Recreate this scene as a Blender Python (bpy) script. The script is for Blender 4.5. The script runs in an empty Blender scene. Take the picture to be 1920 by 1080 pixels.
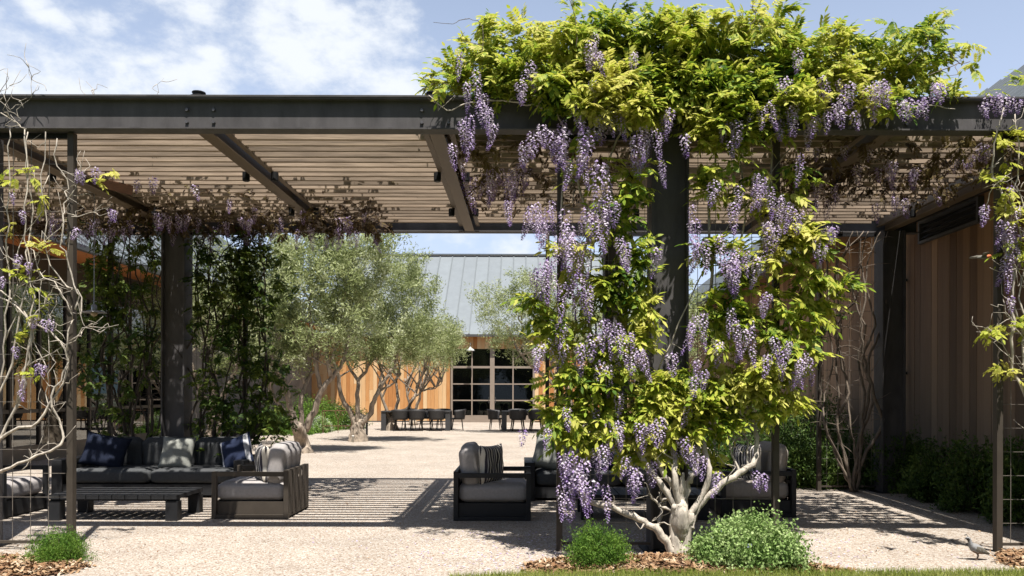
import bpy, bmesh, math, random
import numpy as np
from mathutils import Vector, Matrix, Euler
R = math.radians
random.seed(7); rng = np.random.default_rng(7)
sc = bpy.context.scene
col = sc.collection

# ---------------------------------------------------------------- camera, sky, sun, exposure
F, CX, HY, EYE = 1500.0, 983.0, 735.0, 1.5        # focal length in photo pixels, vanishing point, eye height
def P(px, py, Y):                                  # photo pixel at a known real distance Y -> world point
    return Vector(((px-CX)*Y/F, Y, EYE+(HY-py)*Y/F))
cam_d = bpy.data.cameras.new('camera'); cam = bpy.data.objects.new('camera', cam_d); col.objects.link(cam)
cam.location = (0, 0, EYE); cam.rotation_euler = (math.pi/2, -0.0025, 0)
cam_d.sensor_width = 36; cam_d.lens = 36*F/1920
cam_d.shift_x = -(CX-960)/1920; cam_d.shift_y = (HY-540)/1920
cam_d.clip_end = 2000; sc.camera = cam

SUN_EL, SUN_AZ = R(69.0), R(19.5)                  # behind the camera, a little to the right
to_sun = Vector((math.sin(SUN_AZ)*math.cos(SUN_EL), -math.cos(SUN_AZ)*math.cos(SUN_EL), math.sin(SUN_EL)))
sun_d = bpy.data.lights.new('sun', 'SUN'); sun = bpy.data.objects.new('sun', sun_d); col.objects.link(sun)
sun_d.energy = 5.0; sun_d.angle = R(0.5); sun_d.color = (1.0, 0.96, 0.905)
sun.location = (0, 0, 30); sun.rotation_euler = to_sun.to_track_quat('Z', 'Y').to_euler()

world = bpy.data.worlds.new('World'); sc.world = world; world.use_nodes = True
def build_world():
    nt = world.node_tree; N = nt.nodes; L = nt.links; N.clear()
    out = N.new('ShaderNodeOutputWorld'); bg = N.new('ShaderNodeBackground')
    sky = N.new('ShaderNodeTexSky'); sky.sky_type = 'NISHITA'; sky.sun_disc = False
    sky.sun_elevation = SUN_EL; sky.sun_rotation = math.pi - SUN_AZ
    sky.air_density = 1.0; sky.dust_density = 1.2; sky.ozone_density = 1.0
    tc = N.new('ShaderNodeTexCoord')
    sc_ = N.new('ShaderNodeVectorMath'); sc_.operation = 'MULTIPLY'; sc_.inputs[1].default_value = (1, 1, 1.7)
    L.new(tc.outputs['Generated'], sc_.inputs[0])
    warp = N.new('ShaderNodeTexNoise'); warp.inputs['Scale'].default_value = 6; warp.inputs['Detail'].default_value = 3
    L.new(sc_.outputs[0], warp.inputs['Vector'])
    wv = N.new('ShaderNodeVectorMath'); wv.operation = 'MULTIPLY_ADD'
    wv.inputs[1].default_value = (.09, .09, .09); L.new(warp.outputs['Color'], wv.inputs[0]); L.new(sc_.outputs[0], wv.inputs[2])
    def math_(op, a, b=None, clamp=False):
        m = N.new('ShaderNodeMath'); m.operation = op; m.use_clamp = clamp
        for i, x in enumerate((a, b)):
            if x is None: continue
            if isinstance(x, (int, float)): m.inputs[i].default_value = x
            else: L.new(x, m.inputs[i])
        return m.outputs[0]
    acc = None
    for px, py, r in ((560, 125, .085), (640, 105, .075), (480, 45, .075), (360, 20, .07), (720, 150, .06), (600, 30, .05), (700, 70, .06),
                      (110, 165, .10), (240, 160, .09), (360, 160, .07), (20, 150, .10), (388, 95, .03), (300, 130, .04),
                      (95, 45, .035), (60, 5, .03), (205, 62, .03), (860, 440, .05), (950, 470, .05), (-200, 60, .16), (-450, 150, .2), (-700, -100, .16), (-250, -260, .12)):
        d = (P(px, py, 10)-Vector((0, 0, EYE))).normalized()
        ds = N.new('ShaderNodeVectorMath'); ds.operation = 'DISTANCE'
        L.new(wv.outputs[0], ds.inputs[0]); ds.inputs[1].default_value = (d.x+.045, d.y+.045, d.z*1.7+.045)
        v = math_('SUBTRACT', 1.0, math_('DIVIDE', ds.outputs['Value'], r))
        acc = v if acc is None else math_('MAXIMUM', acc, v)
    n1 = N.new('ShaderNodeTexNoise'); n1.inputs['Scale'].default_value = 14; n1.inputs['Detail'].default_value = 9; n1.inputs['Roughness'].default_value = .62
    L.new(sc_.outputs[0], n1.inputs['Vector'])
    dens = math_('ADD', math_('MAXIMUM', acc, -.9), math_('MULTIPLY', math_('SUBTRACT', n1.outputs['Fac'], .5), 3.4))
    ramp = N.new('ShaderNodeMapRange'); ramp.interpolation_type = 'SMOOTHSTEP'
    ramp.inputs['From Min'].default_value = -.15; ramp.inputs['From Max'].default_value = 1.05; ramp.inputs['To Max'].default_value = .93
    L.new(dens, ramp.inputs['Value'])
    mix = N.new('ShaderNodeMix'); mix.data_type = 'RGBA'
    hz = N.new('ShaderNodeMix'); hz.data_type = 'RGBA'; se = N.new('ShaderNodeSeparateXYZ'); L.new(tc.outputs['Generated'], se.inputs[0])
    hr = N.new('ShaderNodeMapRange'); hr.interpolation_type = 'SMOOTHSTEP'; hr.inputs['From Min'].default_value = .9; hr.inputs['From Max'].default_value = .0; hr.inputs['To Min'].default_value = .03; hr.inputs['To Max'].default_value = .8
    L.new(se.outputs['Z'], hr.inputs['Value']); L.new(hr.outputs[0], hz.inputs['Factor'])
    L.new(sky.outputs[0], hz.inputs['A']); hz.inputs['B'].default_value = (7.0, 8.3, 11.0, 1)
    L.new(ramp.outputs[0], mix.inputs['Factor']); L.new(hz.outputs['Result'], mix.inputs['A'])
    mix.inputs['B'].default_value = (8.7, 9.1, 9.6, 1)
    L.new(mix.outputs['Result'], bg.inputs['Color']); bg.inputs['Strength'].default_value = 0.052
    L.new(bg.outputs[0], out.inputs['Surface'])
build_world()
sc.view_settings.view_transform = 'Standard'; sc.view_settings.look = 'None'
sc.view_settings.exposure = 1.1; sc.view_settings.gamma = 1.0
sc.cycles.max_bounces = 6; sc.cycles.diffuse_bounces = 3; sc.cycles.glossy_bounces = 3; sc.cycles.transmission_bounces = 3; sc.cycles.transparent_max_bounces = 10; sc.cycles.caustics_reflective = False; sc.cycles.caustics_refractive = False; sc.cycles.use_denoising = True

# ---------------------------------------------------------------- materials
def new_mat(name):
    m = bpy.data.materials.new(name); m.use_nodes = True
    return m, m.node_tree.nodes, m.node_tree.links, m.node_tree.nodes['Principled BSDF']
ALB = .70      # one scale for every base colour, paired with the exposure
def ramp_node(N, stops):
    stops = [(p, tuple(x*ALB for x in c)) for p, c in stops]
    r = N.new('ShaderNodeValToRGB'); e = r.color_ramp.elements
    while len(e) < len(stops): e.new(.5)
    for k, (p, c) in zip(e, stops): k.position = p; k.color = (*c, 1)
    return r
def mat(name, c, rough=.6, var=.15, scale=6, bump=0., bscale=60, metal=0., rnd=0., spec=.5, stretch=(1, 1, 1)):
    m, N, L, b = new_mat(name)
    tc = N.new('ShaderNodeTexCoord'); mp = N.new('ShaderNodeMapping'); mp.inputs['Scale'].default_value = stretch
    L.new(tc.outputs['Object'], mp.inputs['Vector'])
    oi = N.new('ShaderNodeObjectInfo')
    off = N.new('ShaderNodeVectorMath'); off.operation = 'ADD'
    sc1 = N.new('ShaderNodeMath'); sc1.operation = 'MULTIPLY'; sc1.inputs[1].default_value = 37.
    L.new(oi.outputs['Random'], sc1.inputs[0]); L.new(mp.outputs[0], off.inputs[0]); L.new(sc1.outputs[0], off.inputs[1])
    n = N.new('ShaderNodeTexNoise'); n.inputs['Scale'].default_value = scale; n.inputs['Detail'].default_value = 6; n.inputs['Roughness'].default_value = .65
    L.new(off.outputs[0], n.inputs['Vector'])
    lo = tuple(x*(1-var) for x in c); hi = tuple(min(1, x*(1+var)) for x in c)
    r = ramp_node(N, ((.3, lo), (.7, hi))); L.new(n.outputs['Fac'], r.inputs[0])
    src = r.outputs[0]
    if rnd:
        hs = N.new('ShaderNodeHueSaturation'); mr = N.new('ShaderNodeMapRange')
        mr.inputs['To Min'].default_value = 1-rnd; mr.inputs['To Max'].default_value = 1+rnd
        L.new(oi.outputs['Random'], mr.inputs['Value']); L.new(mr.outputs[0], hs.inputs['Value']); L.new(src, hs.inputs['Color']); src = hs.outputs[0]
    L.new(src, b.inputs['Base Color'])
    b.inputs['Roughness'].default_value = rough; b.inputs['Metallic'].default_value = metal; b.inputs['Specular IOR Level'].default_value = spec
    if bump:
        n2 = N.new('ShaderNodeTexNoise'); n2.inputs['Scale'].default_value = bscale; n2.inputs['Detail'].default_value = 4
        L.new(off.outputs[0], n2.inputs['Vector'])
        bp = N.new('ShaderNodeBump'); bp.inputs['Strength'].default_value = bump; bp.inputs['Distance'].default_value = .01
        L.new(n2.outputs['Fac'], bp.inputs['Height']); L.new(bp.outputs[0], b.inputs['Normal'])
    return m
def leaf_mat(name, stops, trans=.4, rough=.5, nscale=1.5):
    """leaf colour varies from leaf to leaf (per island) and from shoot to shoot"""
    m, N, L, b = new_mat(name)
    g = N.new('ShaderNodeNewGeometry'); n = N.new('ShaderNodeTexNoise'); n.inputs['Scale'].default_value = nscale
    L.new(g.outputs['Position'], n.inputs['Vector'])
    a = N.new('ShaderNodeMath'); a.operation = 'MULTIPLY_ADD'; a.inputs[1].default_value = .7
    s = N.new('ShaderNodeMath'); s.operation = 'MULTIPLY_ADD'; s.inputs[1].default_value = 1.7; s.inputs[2].default_value = -.68
    L.new(n.outputs['Fac'], s.inputs[0]); L.new(g.outputs['Random Per Island'], a.inputs[0]); L.new(s.outputs[0], a.inputs[2])
    r = ramp_node(N, stops); L.new(a.outputs[0], r.inputs[0])
    L.new(r.outputs[0], b.inputs['Base Color']); b.inputs['Roughness'].default_value = rough+.08; b.inputs['Specular IOR Level'].default_value = .22
    t = N.new('ShaderNodeBsdfTranslucent'); L.new(r.outputs[0], t.inputs['Color'])
    mx = N.new('ShaderNodeMixShader'); mx.inputs[0].default_value = trans
    L.new(b.outputs[0], mx.inputs[1]); L.new(t.outputs[0], mx.inputs[2]); L.new(mx.outputs[0], N['Material Output'].inputs['Surface'])
    return m
def board_mat(name, cols, grey, g0, g1, rough=.75):
    """vertical boards: grain along Z, own tone per board, weathered grey towards the foot (g0..g1 = heights)"""
    m, N, L, b = new_mat(name)
    tc = N.new('ShaderNodeTexCoord'); oi = N.new('ShaderNodeObjectInfo'); g = N.new('ShaderNodeNewGeometry')
    mp = N.new('ShaderNodeMapping'); mp.inputs['Scale'].default_value = (1, 1, .05)
    L.new(tc.outputs['Object'], mp.inputs['Vector'])
    k = N.new('ShaderNodeMath'); k.operation = 'MULTIPLY'; k.inputs[1].default_value = 53; L.new(oi.outputs['Random'], k.inputs[0])
    off = N.new('ShaderNodeVectorMath'); L.new(mp.outputs[0], off.inputs[0]); L.new(k.outputs[0], off.inputs[1])
    n = N.new('ShaderNodeTexNoise'); n.inputs['Scale'].default_value = 45; n.inputs['Detail'].default_value = 7; L.new(off.outputs[0], n.inputs['Vector'])
    a = N.new('ShaderNodeMath'); a.operation = 'MULTIPLY_ADD'; a.inputs[1].default_value = .45; L.new(n.outputs['Fac'], a.inputs[0])
    k2 = N.new('ShaderNodeMath'); k2.operation = 'MULTIPLY'; k2.inputs[1].default_value = .75; L.new(oi.outputs['Random'], k2.inputs[0]); L.new(k2.outputs[0], a.inputs[2])
    r = ramp_node(N, cols); L.new(a.outputs[0], r.inputs[0])
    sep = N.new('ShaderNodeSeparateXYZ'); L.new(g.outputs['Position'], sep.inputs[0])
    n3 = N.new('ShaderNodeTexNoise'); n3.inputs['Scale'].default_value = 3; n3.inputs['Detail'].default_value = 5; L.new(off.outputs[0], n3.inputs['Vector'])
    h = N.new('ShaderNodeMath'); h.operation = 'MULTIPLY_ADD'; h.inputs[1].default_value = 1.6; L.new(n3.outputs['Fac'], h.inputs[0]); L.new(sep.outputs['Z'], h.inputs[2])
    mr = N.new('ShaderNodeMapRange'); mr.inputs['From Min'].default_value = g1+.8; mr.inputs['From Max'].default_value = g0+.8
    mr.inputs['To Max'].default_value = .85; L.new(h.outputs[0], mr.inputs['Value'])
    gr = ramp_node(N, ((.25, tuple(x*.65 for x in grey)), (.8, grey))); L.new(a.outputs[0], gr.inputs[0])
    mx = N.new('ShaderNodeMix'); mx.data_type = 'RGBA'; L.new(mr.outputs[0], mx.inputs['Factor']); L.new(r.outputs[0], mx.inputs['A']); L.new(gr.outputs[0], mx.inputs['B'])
    L.new(mx.outputs['Result'], b.inputs['Base Color']); b.inputs['Roughness'].default_value = rough; b.inputs['Specular IOR Level'].default_value = .2
    bp = N.new('ShaderNodeBump'); bp.inputs['Strength'].default_value = .25; bp.inputs['Distance'].default_value = .006
    L.new(n.outputs['Fac'], bp.inputs['Height']); L.new(bp.outputs[0], b.inputs['Normal'])
    return m
def gravel_mat():
    m, N, L, b = new_mat('gravel')
    g = N.new('ShaderNodeNewGeometry')
    v = N.new('ShaderNodeTexVoronoi'); v.inputs['Scale'].default_value = 80; L.new(g.outputs['Position'], v.inputs['Vector'])
    sp = N.new('ShaderNodeSeparateColor'); L.new(v.outputs['Color'], sp.inputs[0])
    r = ramp_node(N, ((.0, (.19, .13, .095)), (.15, (.345, .267, .202)), (.42, (.44, .368, .296)), (.7, (.505, .443, .373)), (.93, (.58, .535, .47)), (1., (.68, .655, .61))))
    L.new(sp.outputs[0], r.inputs[0])
    n = N.new('ShaderNodeTexNoise'); n.inputs['Scale'].default_value = .9; n.inputs['Detail'].default_value = 8; n.inputs['Roughness'].default_value = .7; L.new(g.outputs['Position'], n.inputs['Vector'])
    mr = N.new('ShaderNodeMapRange'); mr.inputs['From Min'].default_value = .3; mr.inputs['From Max'].default_value = .7; mr.inputs['To Min'].default_value = .80; mr.inputs['To Max'].default_value = 1.1
    L.new(n.outputs['Fac'], mr.inputs['Value'])
    hs = N.new('ShaderNodeHueSaturation'); L.new(mr.outputs[0], hs.inputs['Value']); L.new(r.outputs[0], hs.inputs['Color'])
    L.new(hs.outputs[0], b.inputs['Base Color']); b.inputs['Roughness'].default_value = .9; b.inputs['Specular IOR Level'].default_value = .15
    v2 = N.new('ShaderNodeTexVoronoi'); v2.inputs['Scale'].default_value = 80; L.new(g.outputs['Position'], v2.inputs['Vector'])
    bp = N.new('ShaderNodeBump'); bp.invert = True; bp.inputs['Strength'].default_value = .5; bp.inputs['Distance'].default_value = .012
    L.new(v2.outputs['Distance'], bp.inputs['Height']); L.new(bp.outputs[0], b.inputs['Normal'])
    return m
def glass_mat(name, tint, ior=1.9):
    m, N, L, b = new_mat(name)
    t = N.new('ShaderNodeBsdfTransparent'); t.inputs['Color'].default_value = (*tint, 1)
    gl = N.new('ShaderNodeBsdfGlossy'); gl.inputs['Roughness'].default_value = .01; gl.inputs['Color'].default_value = (.95, .97, .96, 1)
    fr = N.new('ShaderNodeFresnel'); fr.inputs['IOR'].default_value = ior
    mx = N.new('ShaderNodeMixShader'); L.new(fr.outputs[0], mx.inputs[0]); L.new(t.outputs[0], mx.inputs[1]); L.new(gl.outputs[0], mx.inputs[2])
    L.new(mx.outputs[0], N['Material Output'].inputs['Surface'])
    return m
def stripe_mat(name, stops, freq, axis=0):
    m, N, L, b = new_mat(name)
    tc = N.new('ShaderNodeTexCoord'); sp = N.new('ShaderNodeSeparateXYZ'); L.new(tc.outputs['Object'], sp.inputs[0])
    a = N.new('ShaderNodeMath'); a.operation = 'MULTIPLY'; a.inputs[1].default_value = freq; L.new(sp.outputs[axis], a.inputs[0])
    f = N.new('ShaderNodeMath'); f.operation = 'FRACT'; L.new(a.outputs[0], f.inputs[0])
    r = ramp_node(N, stops); r.color_ramp.interpolation = 'CONSTANT'; L.new(f.outputs[0], r.inputs[0])
    L.new(r.outputs[0], b.inputs['Base Color']); b.inputs['Roughness'].default_value = .9; b.inputs['Specular IOR Level'].default_value = .1
    n = N.new('ShaderNodeTexNoise'); n.inputs['Scale'].default_value = 300; L.new(tc.outputs['Object'], n.inputs['Vector'])
    bp = N.new('ShaderNodeBump'); bp.inputs['Strength'].default_value = .3; bp.inputs['Distance'].default_value = .003; L.new(n.outputs['Fac'], bp.inputs['Height']); L.new(bp.outputs[0], b.inputs['Normal'])
    return m

M = dict(
    gravel=gravel_mat(),
    steel=mat('dark_painted_steel', (.105, .098, .097), .65, .26, 5, .12, 40, rnd=.06, spec=.12, stretch=(1, 1, .35)),
    steel_dk=mat('black_painted_steel', (.018, .018, .019), .6, .2, 4, .1, 40, spec=.15),
    bronze=mat('bronze_brown_beam', (.15, .105, .06), .6, .25, 4, .15, 30, stretch=(1, .1, 1)),
    slat=mat('weathered_wood_slat', (.34, .26, .19), .8, .45, 22, .2, 90, rnd=.24, spec=.2, stretch=(.06, 1, 1)),
    wire=mat('galvanised_wire', (.22, .19, .16), .5, .1, 5),
    bolt=mat('steel_bolt', (.16, .15, .15), .4, .1, 5, metal=.5),
    cedar=board_mat('cedar_board', ((.05, (.34, .125, .035)), (.35, (.58, .265, .09)), (.6, (.72, .40, .17)), (.9, (.82, .58, .33))), (.5, .33, .2), -.5, .6),
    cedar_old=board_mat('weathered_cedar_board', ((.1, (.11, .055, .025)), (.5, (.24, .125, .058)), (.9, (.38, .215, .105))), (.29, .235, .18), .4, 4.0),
    backing=mat('dark_backing', (.02, .016, .013), .9, .2),
    soffit=mat('orange_cedar_soffit', (.62, .22, .06), .55, .25, 8, .1, 40, stretch=(.2, 3, 1)),
    plaster=mat('grey_rendered_wall', (.20, .185, .165), .9, .35, 2.2, .5, 14),
    plinth=mat('tan_concrete_plinth', (.26, .21, .155), .9, .15, 4, .2, 50),
    roof=mat('grey_metal_roof', (.215, .24, .255), .55, .07, 2, .05, 8, rnd=.05, metal=.35),
    seam=mat('grey_metal_seam', (.16, .18, .19), .55, .07, 2, metal=.3),
    gutter=mat('dark_gutter', (.09, .088, .085), .5, .1, 3),
    frame=mat('tan_window_frame', (.33, .265, .21), .5, .08, 4),
    frame_dk=mat('dark_window_frame', (.05, .04, .032), .5, .1, 4),
    glass=glass_mat('dark_window_glass', (.22, .25, .24), 2.6),
    glass_door=glass_mat('door_glass', (.5, .55, .52), 1.32),
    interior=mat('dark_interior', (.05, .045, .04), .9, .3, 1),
    bark_w=mat('pale_wisteria_bark', (.54, .475, .39), .9, .5, 26, 1., 60, stretch=(1, 1, .22)),
    bark_d=mat('grey_wisteria_stem', (.20, .155, .115), .85, .3, 20, .5, 60),
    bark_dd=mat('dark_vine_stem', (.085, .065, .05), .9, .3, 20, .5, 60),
    bark_o=mat('olive_bark', (.33, .265, .20), .9, .6, 10, .9, 26, stretch=(1, 1, .35)),
    leaf=leaf_mat('wisteria_leaf', ((.0, (.07, .16, .02)), (.3, (.29, .41, .035)), (.6, (.58, .62, .07)), (1., (.80, .74, .20))), .45),
    leaf_rb_shade=leaf_mat('wisteria_leaf_bronze_shaded', ((.0, (.05, .032, .022)), (.5, (.12, .075, .04)), (1., (.22, .17, .06))), .3),  # bronze young leaf, darkened further to carry the shade around the slats
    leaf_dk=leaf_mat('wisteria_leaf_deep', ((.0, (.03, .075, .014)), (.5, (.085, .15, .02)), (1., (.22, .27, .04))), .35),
    petal=leaf_mat('wisteria_petal_pale', ((.0, (.58, .45, .70)), (.5, (.84, .71, .88)), (1., (1., .93, .97))), .4, .6, 6),
    petal_v=leaf_mat('wisteria_petal_violet', ((.0, (.24, .13, .40)), (.5, (.40, .27, .58)), (1., (.58, .44, .72))), .3, .6, 6),
    olive=leaf_mat('olive_leaf', ((.0, (.17, .215, .07)), (.45, (.40, .46, .185)), (.8, (.60, .645, .34)), (1., (.80, .84, .58))), .45, .5, 1.2),
    herb=leaf_mat('bright_green_herb', ((.0, (.045, .12, .014)), (.5, (.12, .24, .025)), (1., (.24, .37, .06))), .3, .6, 5),
    mint=leaf_mat('grey_green_mint', ((.0, (.15, .27, .06)), (.5, (.32, .47, .14)), (1., (.52, .64, .28))), .3, .6, 5),
    shrub=leaf_mat('shrub_leaf', ((.0, (.025, .06, .012)), (.5, (.075, .14, .022)), (1., (.17, .24, .05))), .25, .5, 3),
    white=leaf_mat('white_blossom', ((.0, (.6, .6, .55)), (1., (.85, .85, .8))), .2),
    blue=leaf_mat('pale_blue_blossom', ((.0, (.35, .38, .6)), (1., (.55, .58, .75))), .2),
    grass=leaf_mat('lawn_grass', ((.0, (.16, .22, .03)), (.5, (.32, .38, .07)), (1., (.52, .52, .16))), .3),
    mulch=leaf_mat('bark_chip', ((.0, (.09, .045, .022)), (.4, (.26, .14, .07)), (.75, (.42, .28, .16)), (1., (.62, .50, .36))), .0, .9, 8),
    soil=mat('mulch_soil', (.17, .085, .045), .95, .5, 12, .8, 40),
    soil_g=mat('lawn_soil', (.12, .135, .055), .95, .4, 12, .8, 40),
    black_alu=mat('black_powder_coat', (.03, .03, .031), .55, .15, 5, .05, 200, spec=.2),
    brown_alu=mat('brown_powder_coat', (.078, .064, .05), .55, .15, 5, .05, 200, spec=.2),
    cush=mat('grey_outdoor_fabric', (.42, .39, .375), .95, .1, 30, .25, 400, spec=.1),
    cush_dk=mat('charcoal_outdoor_fabric', (.085, .088, .09), .95, .15, 30, .25, 400, spec=.1),
    cush_t=mat('taupe_outdoor_fabric', (.44, .385, .335), .95, .1, 30, .25, 400, spec=.1),
    navy=mat('navy_fabric', (.022, .028, .05), .95, .15, 30, .25, 400, spec=.1),
    greyp=mat('sage_grey_fabric', (.33, .335, .30), .95, .12, 30, .25, 400, spec=.1),
    stripe=stripe_mat('striped_fabric', ((.0, (.06, .055, .065)), (.25, (.80, .74, .64)), (.42, (.07, .065, .08)), (.6, (.55, .52, .52)), (.72, (.06, .055, .06)), (.86, (.82, .76, .66))), 7.5),
    stripe_n=stripe_mat('navy_white_fabric', ((.0, (.03, .04, .08)), (.42, (.6, .6, .62)), (.55, (.03, .04, .08))), 2.4),
    wicker=mat('dark_wicker', (.028, .026, .026), .6, .4, 60, .6, 120),
    tabletop=mat('dark_table', (.05, .05, .052), .5, .2, 8),
    linen=mat('white_linen', (.7, .68, .64), .9, .05),
    lamp_metal=mat('brushed_lamp_metal', (.45, .45, .46), .35, .1, 5, metal=.8),
    lamp_shade=mat('white_enamel', (.75, .75, .73), .4, .05),
    bulb=mat('amber_bulb', (.5, .38, .22), .25, .05),
    rust=mat('rusty_steel', (.15, .065, .03), .85, .5, 14, .3, 60),
    wood=mat('yellow_bentwood', (.45, .28, .08), .5, .15, 12),
    pvc=mat('white_pvc', (.7, .68, .62), .5, .05),
    q_body=mat('quail_grey', (.27, .27, .27), .8, .3, 40, .3, 120), q_belly=mat('quail_brown', (.18, .10, .06), .8, .4, 60),
    q_dark=mat('quail_black', (.02, .017, .015), .7, .2), q_leg=mat('quail_leg', (.14, .09, .06), .7, .2),
    b_back=mat('finch_brown_grey', (.16, .145, .12), .8, .35, 60, .2, 150), b_red=mat('finch_orange_red', (.62, .17, .05), .8, .2, 50), b_wing=mat('finch_wing', (.13, .115, .085), .7, .4, 60),
)

# ---------------------------------------------------------------- mesh helpers
def mesh_np(name, v, f, mats, smooth=False, mi=None):
    """v (n,3), f (m,k) with one face size"""
    me = bpy.data.meshes.new(name); v = np.asarray(v, np.float32); f = np.asarray(f, np.int32); k = f.shape[1]
    me.vertices.add(len(v)); me.vertices.foreach_set('co', v.ravel())
    me.loops.add(f.size); me.loops.foreach_set('vertex_index', f.ravel())
    me.polygons.add(len(f)); me.polygons.foreach_set('loop_start', np.arange(0, f.size, k, dtype=np.int32))
    for x in (mats if isinstance(mats, (list, tuple)) else [mats]): me.materials.append(x)
    if mi is not None: me.polygons.foreach_set('material_index', np.asarray(mi, np.int32))
    if smooth: me.polygons.foreach_set('use_smooth', np.ones(len(f), bool))
    me.update(calc_edges=True); me.validate()
    return me
def link(name, data, parent=None, loc=(0, 0, 0), rot=None, scale=None):
    o = bpy.data.objects.new(name, data); col.objects.link(o); o.location = loc
    if rot is not None: o.rotation_euler = rot
    if scale is not None: o.scale = scale
    if parent is not None: o.parent = parent
    return o
def tag(o, label=None, cat=None, group=None, kind=None):
    for k, x in (('label', label), ('category', cat), ('group', group), ('kind', kind)):
        if x: o[k] = x
    return o
def thing(name, label, cat, loc=(0, 0, 0), rz=0, group=None):
    o = link(name, None, None, loc, (0, 0, rz)); o.empty_display_size = .2
    return tag(o, label, cat, group)
class MB:
    def __init__(s): s.v = []; s.f = []
    def add(s, v, f):
        n = len(s.v); s.v += [tuple(x) for x in v]; s.f += [tuple(i+n for i in q) for q in f]; return s
    def box(s, x0, x1, y0, y1, z0, z1):
        return s.add([(x0, y0, z0), (x1, y0, z0), (x1, y1, z0), (x0, y1, z0), (x0, y0, z1), (x1, y0, z1), (x1, y1, z1), (x0, y1, z1)],
                     [(0, 3, 2, 1), (4, 5, 6, 7), (0, 1, 5, 4), (1, 2, 6, 5), (2, 3, 7, 6), (3, 0, 4, 7)])
    def extrude_x(s, prof, x0, x1):             # closed profile of (y, z)
        n = len(prof); v = [(x0, y, z) for y, z in prof]+[(x1, y, z) for y, z in prof]
        return s.add(v, [(i, (i+1) % n, n+(i+1) % n, n+i) for i in range(n)]+[tuple(range(n))[::-1], tuple(range(n, 2*n))])
    def extrude_y(s, prof, y0, y1):             # closed profile of (x, z)
        n = len(prof); v = [(x, y0, z) for x, z in prof]+[(x, y1, z) for x, z in prof]
        return s.add(v, [(i, (i+1) % n, n+(i+1) % n, n+i) for i in range(n)]+[tuple(range(n)), tuple(range(n, 2*n))[::-1]])
    def extrude_z(s, prof, z0, z1):
        n = len(prof); v = [(x, y, z0) for x, y in prof]+[(x, y, z1) for x, y in prof]
        return s.add(v, [(i, (i+1) % n, n+(i+1) % n, n+i) for i in range(n)]+[tuple(range(n))[::-1], tuple(range(n, 2*n))])
    def tube(s, pts, rad, n=7, cap=True, jit=0.):
        pts = [Vector(p) for p in pts]; m = len(pts)
        if not isinstance(rad, (list, tuple)): rad = [rad]*m
        t = (pts[1]-pts[0]).normalized(); a = t.orthogonal().normalized(); base = len(s.v)
        for i, p in enumerate(pts):
            t = (pts[min(i+1, m-1)]-pts[max(i-1, 0)]); t = t.normalized() if t.length > 1e-9 else Vector((0, 0, 1))
            a = (a-t*a.dot(t)); a = a.normalized() if a.length > 1e-6 else t.orthogonal().normalized()
            b = t.cross(a)
            for k in range(n):
                th = 2*math.pi*k/n; r = rad[i]*(1+random.uniform(-jit, jit))
                s.v.append(tuple(p+(a*math.cos(th)+b*math.sin(th))*r))
        for i in range(m-1):
            for k in range(n):
                s.f.append((base+i*n+k, base+i*n+(k+1) % n, base+(i+1)*n+(k+1) % n, base+(i+1)*n+k))
        if cap:
            s.f.append(tuple(base+k for k in range(n))[::-1]); s.f.append(tuple(base+(m-1)*n+k for k in range(n)))
        return s
    def lathe(s, prof, n=16, c=(0, 0, 0)):       # prof of (r, z), bottom to top
        base = len(s.v)
        for r, z in prof:
            for k in range(n):
                th = 2*math.pi*k/n; s.v.append((c[0]+r*math.cos(th), c[1]+r*math.sin(th), c[2]+z))
        for i in range(len(prof)-1):
            for k in range(n): s.f.append((base+i*n+k, base+i*n+(k+1) % n, base+(i+1)*n+(k+1) % n, base+(i+1)*n+k))
        s.f.append(tuple(base+k for k in range(n))[::-1]); s.f.append(tuple(base+(len(prof)-1)*n+k for k in range(n)))
        return s
    def mesh(s, name, m, smooth=False, bevel=0.):
        me = bpy.data.meshes.new(name); me.from_pydata(s.v, [], s.f); me.materials.append(m)
        if bevel:
            b = bmesh.new(); b.from_mesh(me); bmesh.ops.bevel(b, geom=b.edges[:], offset=bevel, segments=2, affect='EDGES', profile=.6); b.to_mesh(me); b.free()
        if smooth: me.polygons.foreach_set('use_smooth', [True]*len(me.polygons))
        me.update(); return me
    def build(s, name, m, parent=None, smooth=False, bevel=0., world=True):
        """origin at the middle of the piece; verts given in world space (or in the parent's space with world=False)"""
        a = np.array(s.v); c = (a.min(0)+a.max(0))/2; s.v = [tuple(x) for x in a-c]
        loc = Vector(c)-(parent.location if (parent and world) else Vector())
        if parent and world and parent.parent: loc = loc-parent.parent.location
        return link(name, s.mesh(name, m, smooth, bevel), parent, loc)
def rbox_mesh(name, sx, sy, sz, r, m, seg=3):
    b = bmesh.new(); bmesh.ops.create_cube(b, size=1); bmesh.ops.scale(b, vec=(sx, sy, sz), verts=b.verts)
    bmesh.ops.bevel(b, geom=b.edges[:], offset=r, segments=seg, affect='EDGES', profile=.5)
    me = bpy.data.meshes.new(name); b.to_mesh(me); b.free(); me.materials.append(m)
    me.polygons.foreach_set('use_smooth', [True]*len(me.polygons)); return me
def copy_tree(o, parent=None):
    c = o.copy(); col.objects.link(c)
    if parent is not None: c.parent = parent
    for ch in list(o.children): copy_tree(ch, c)
    return c
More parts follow.
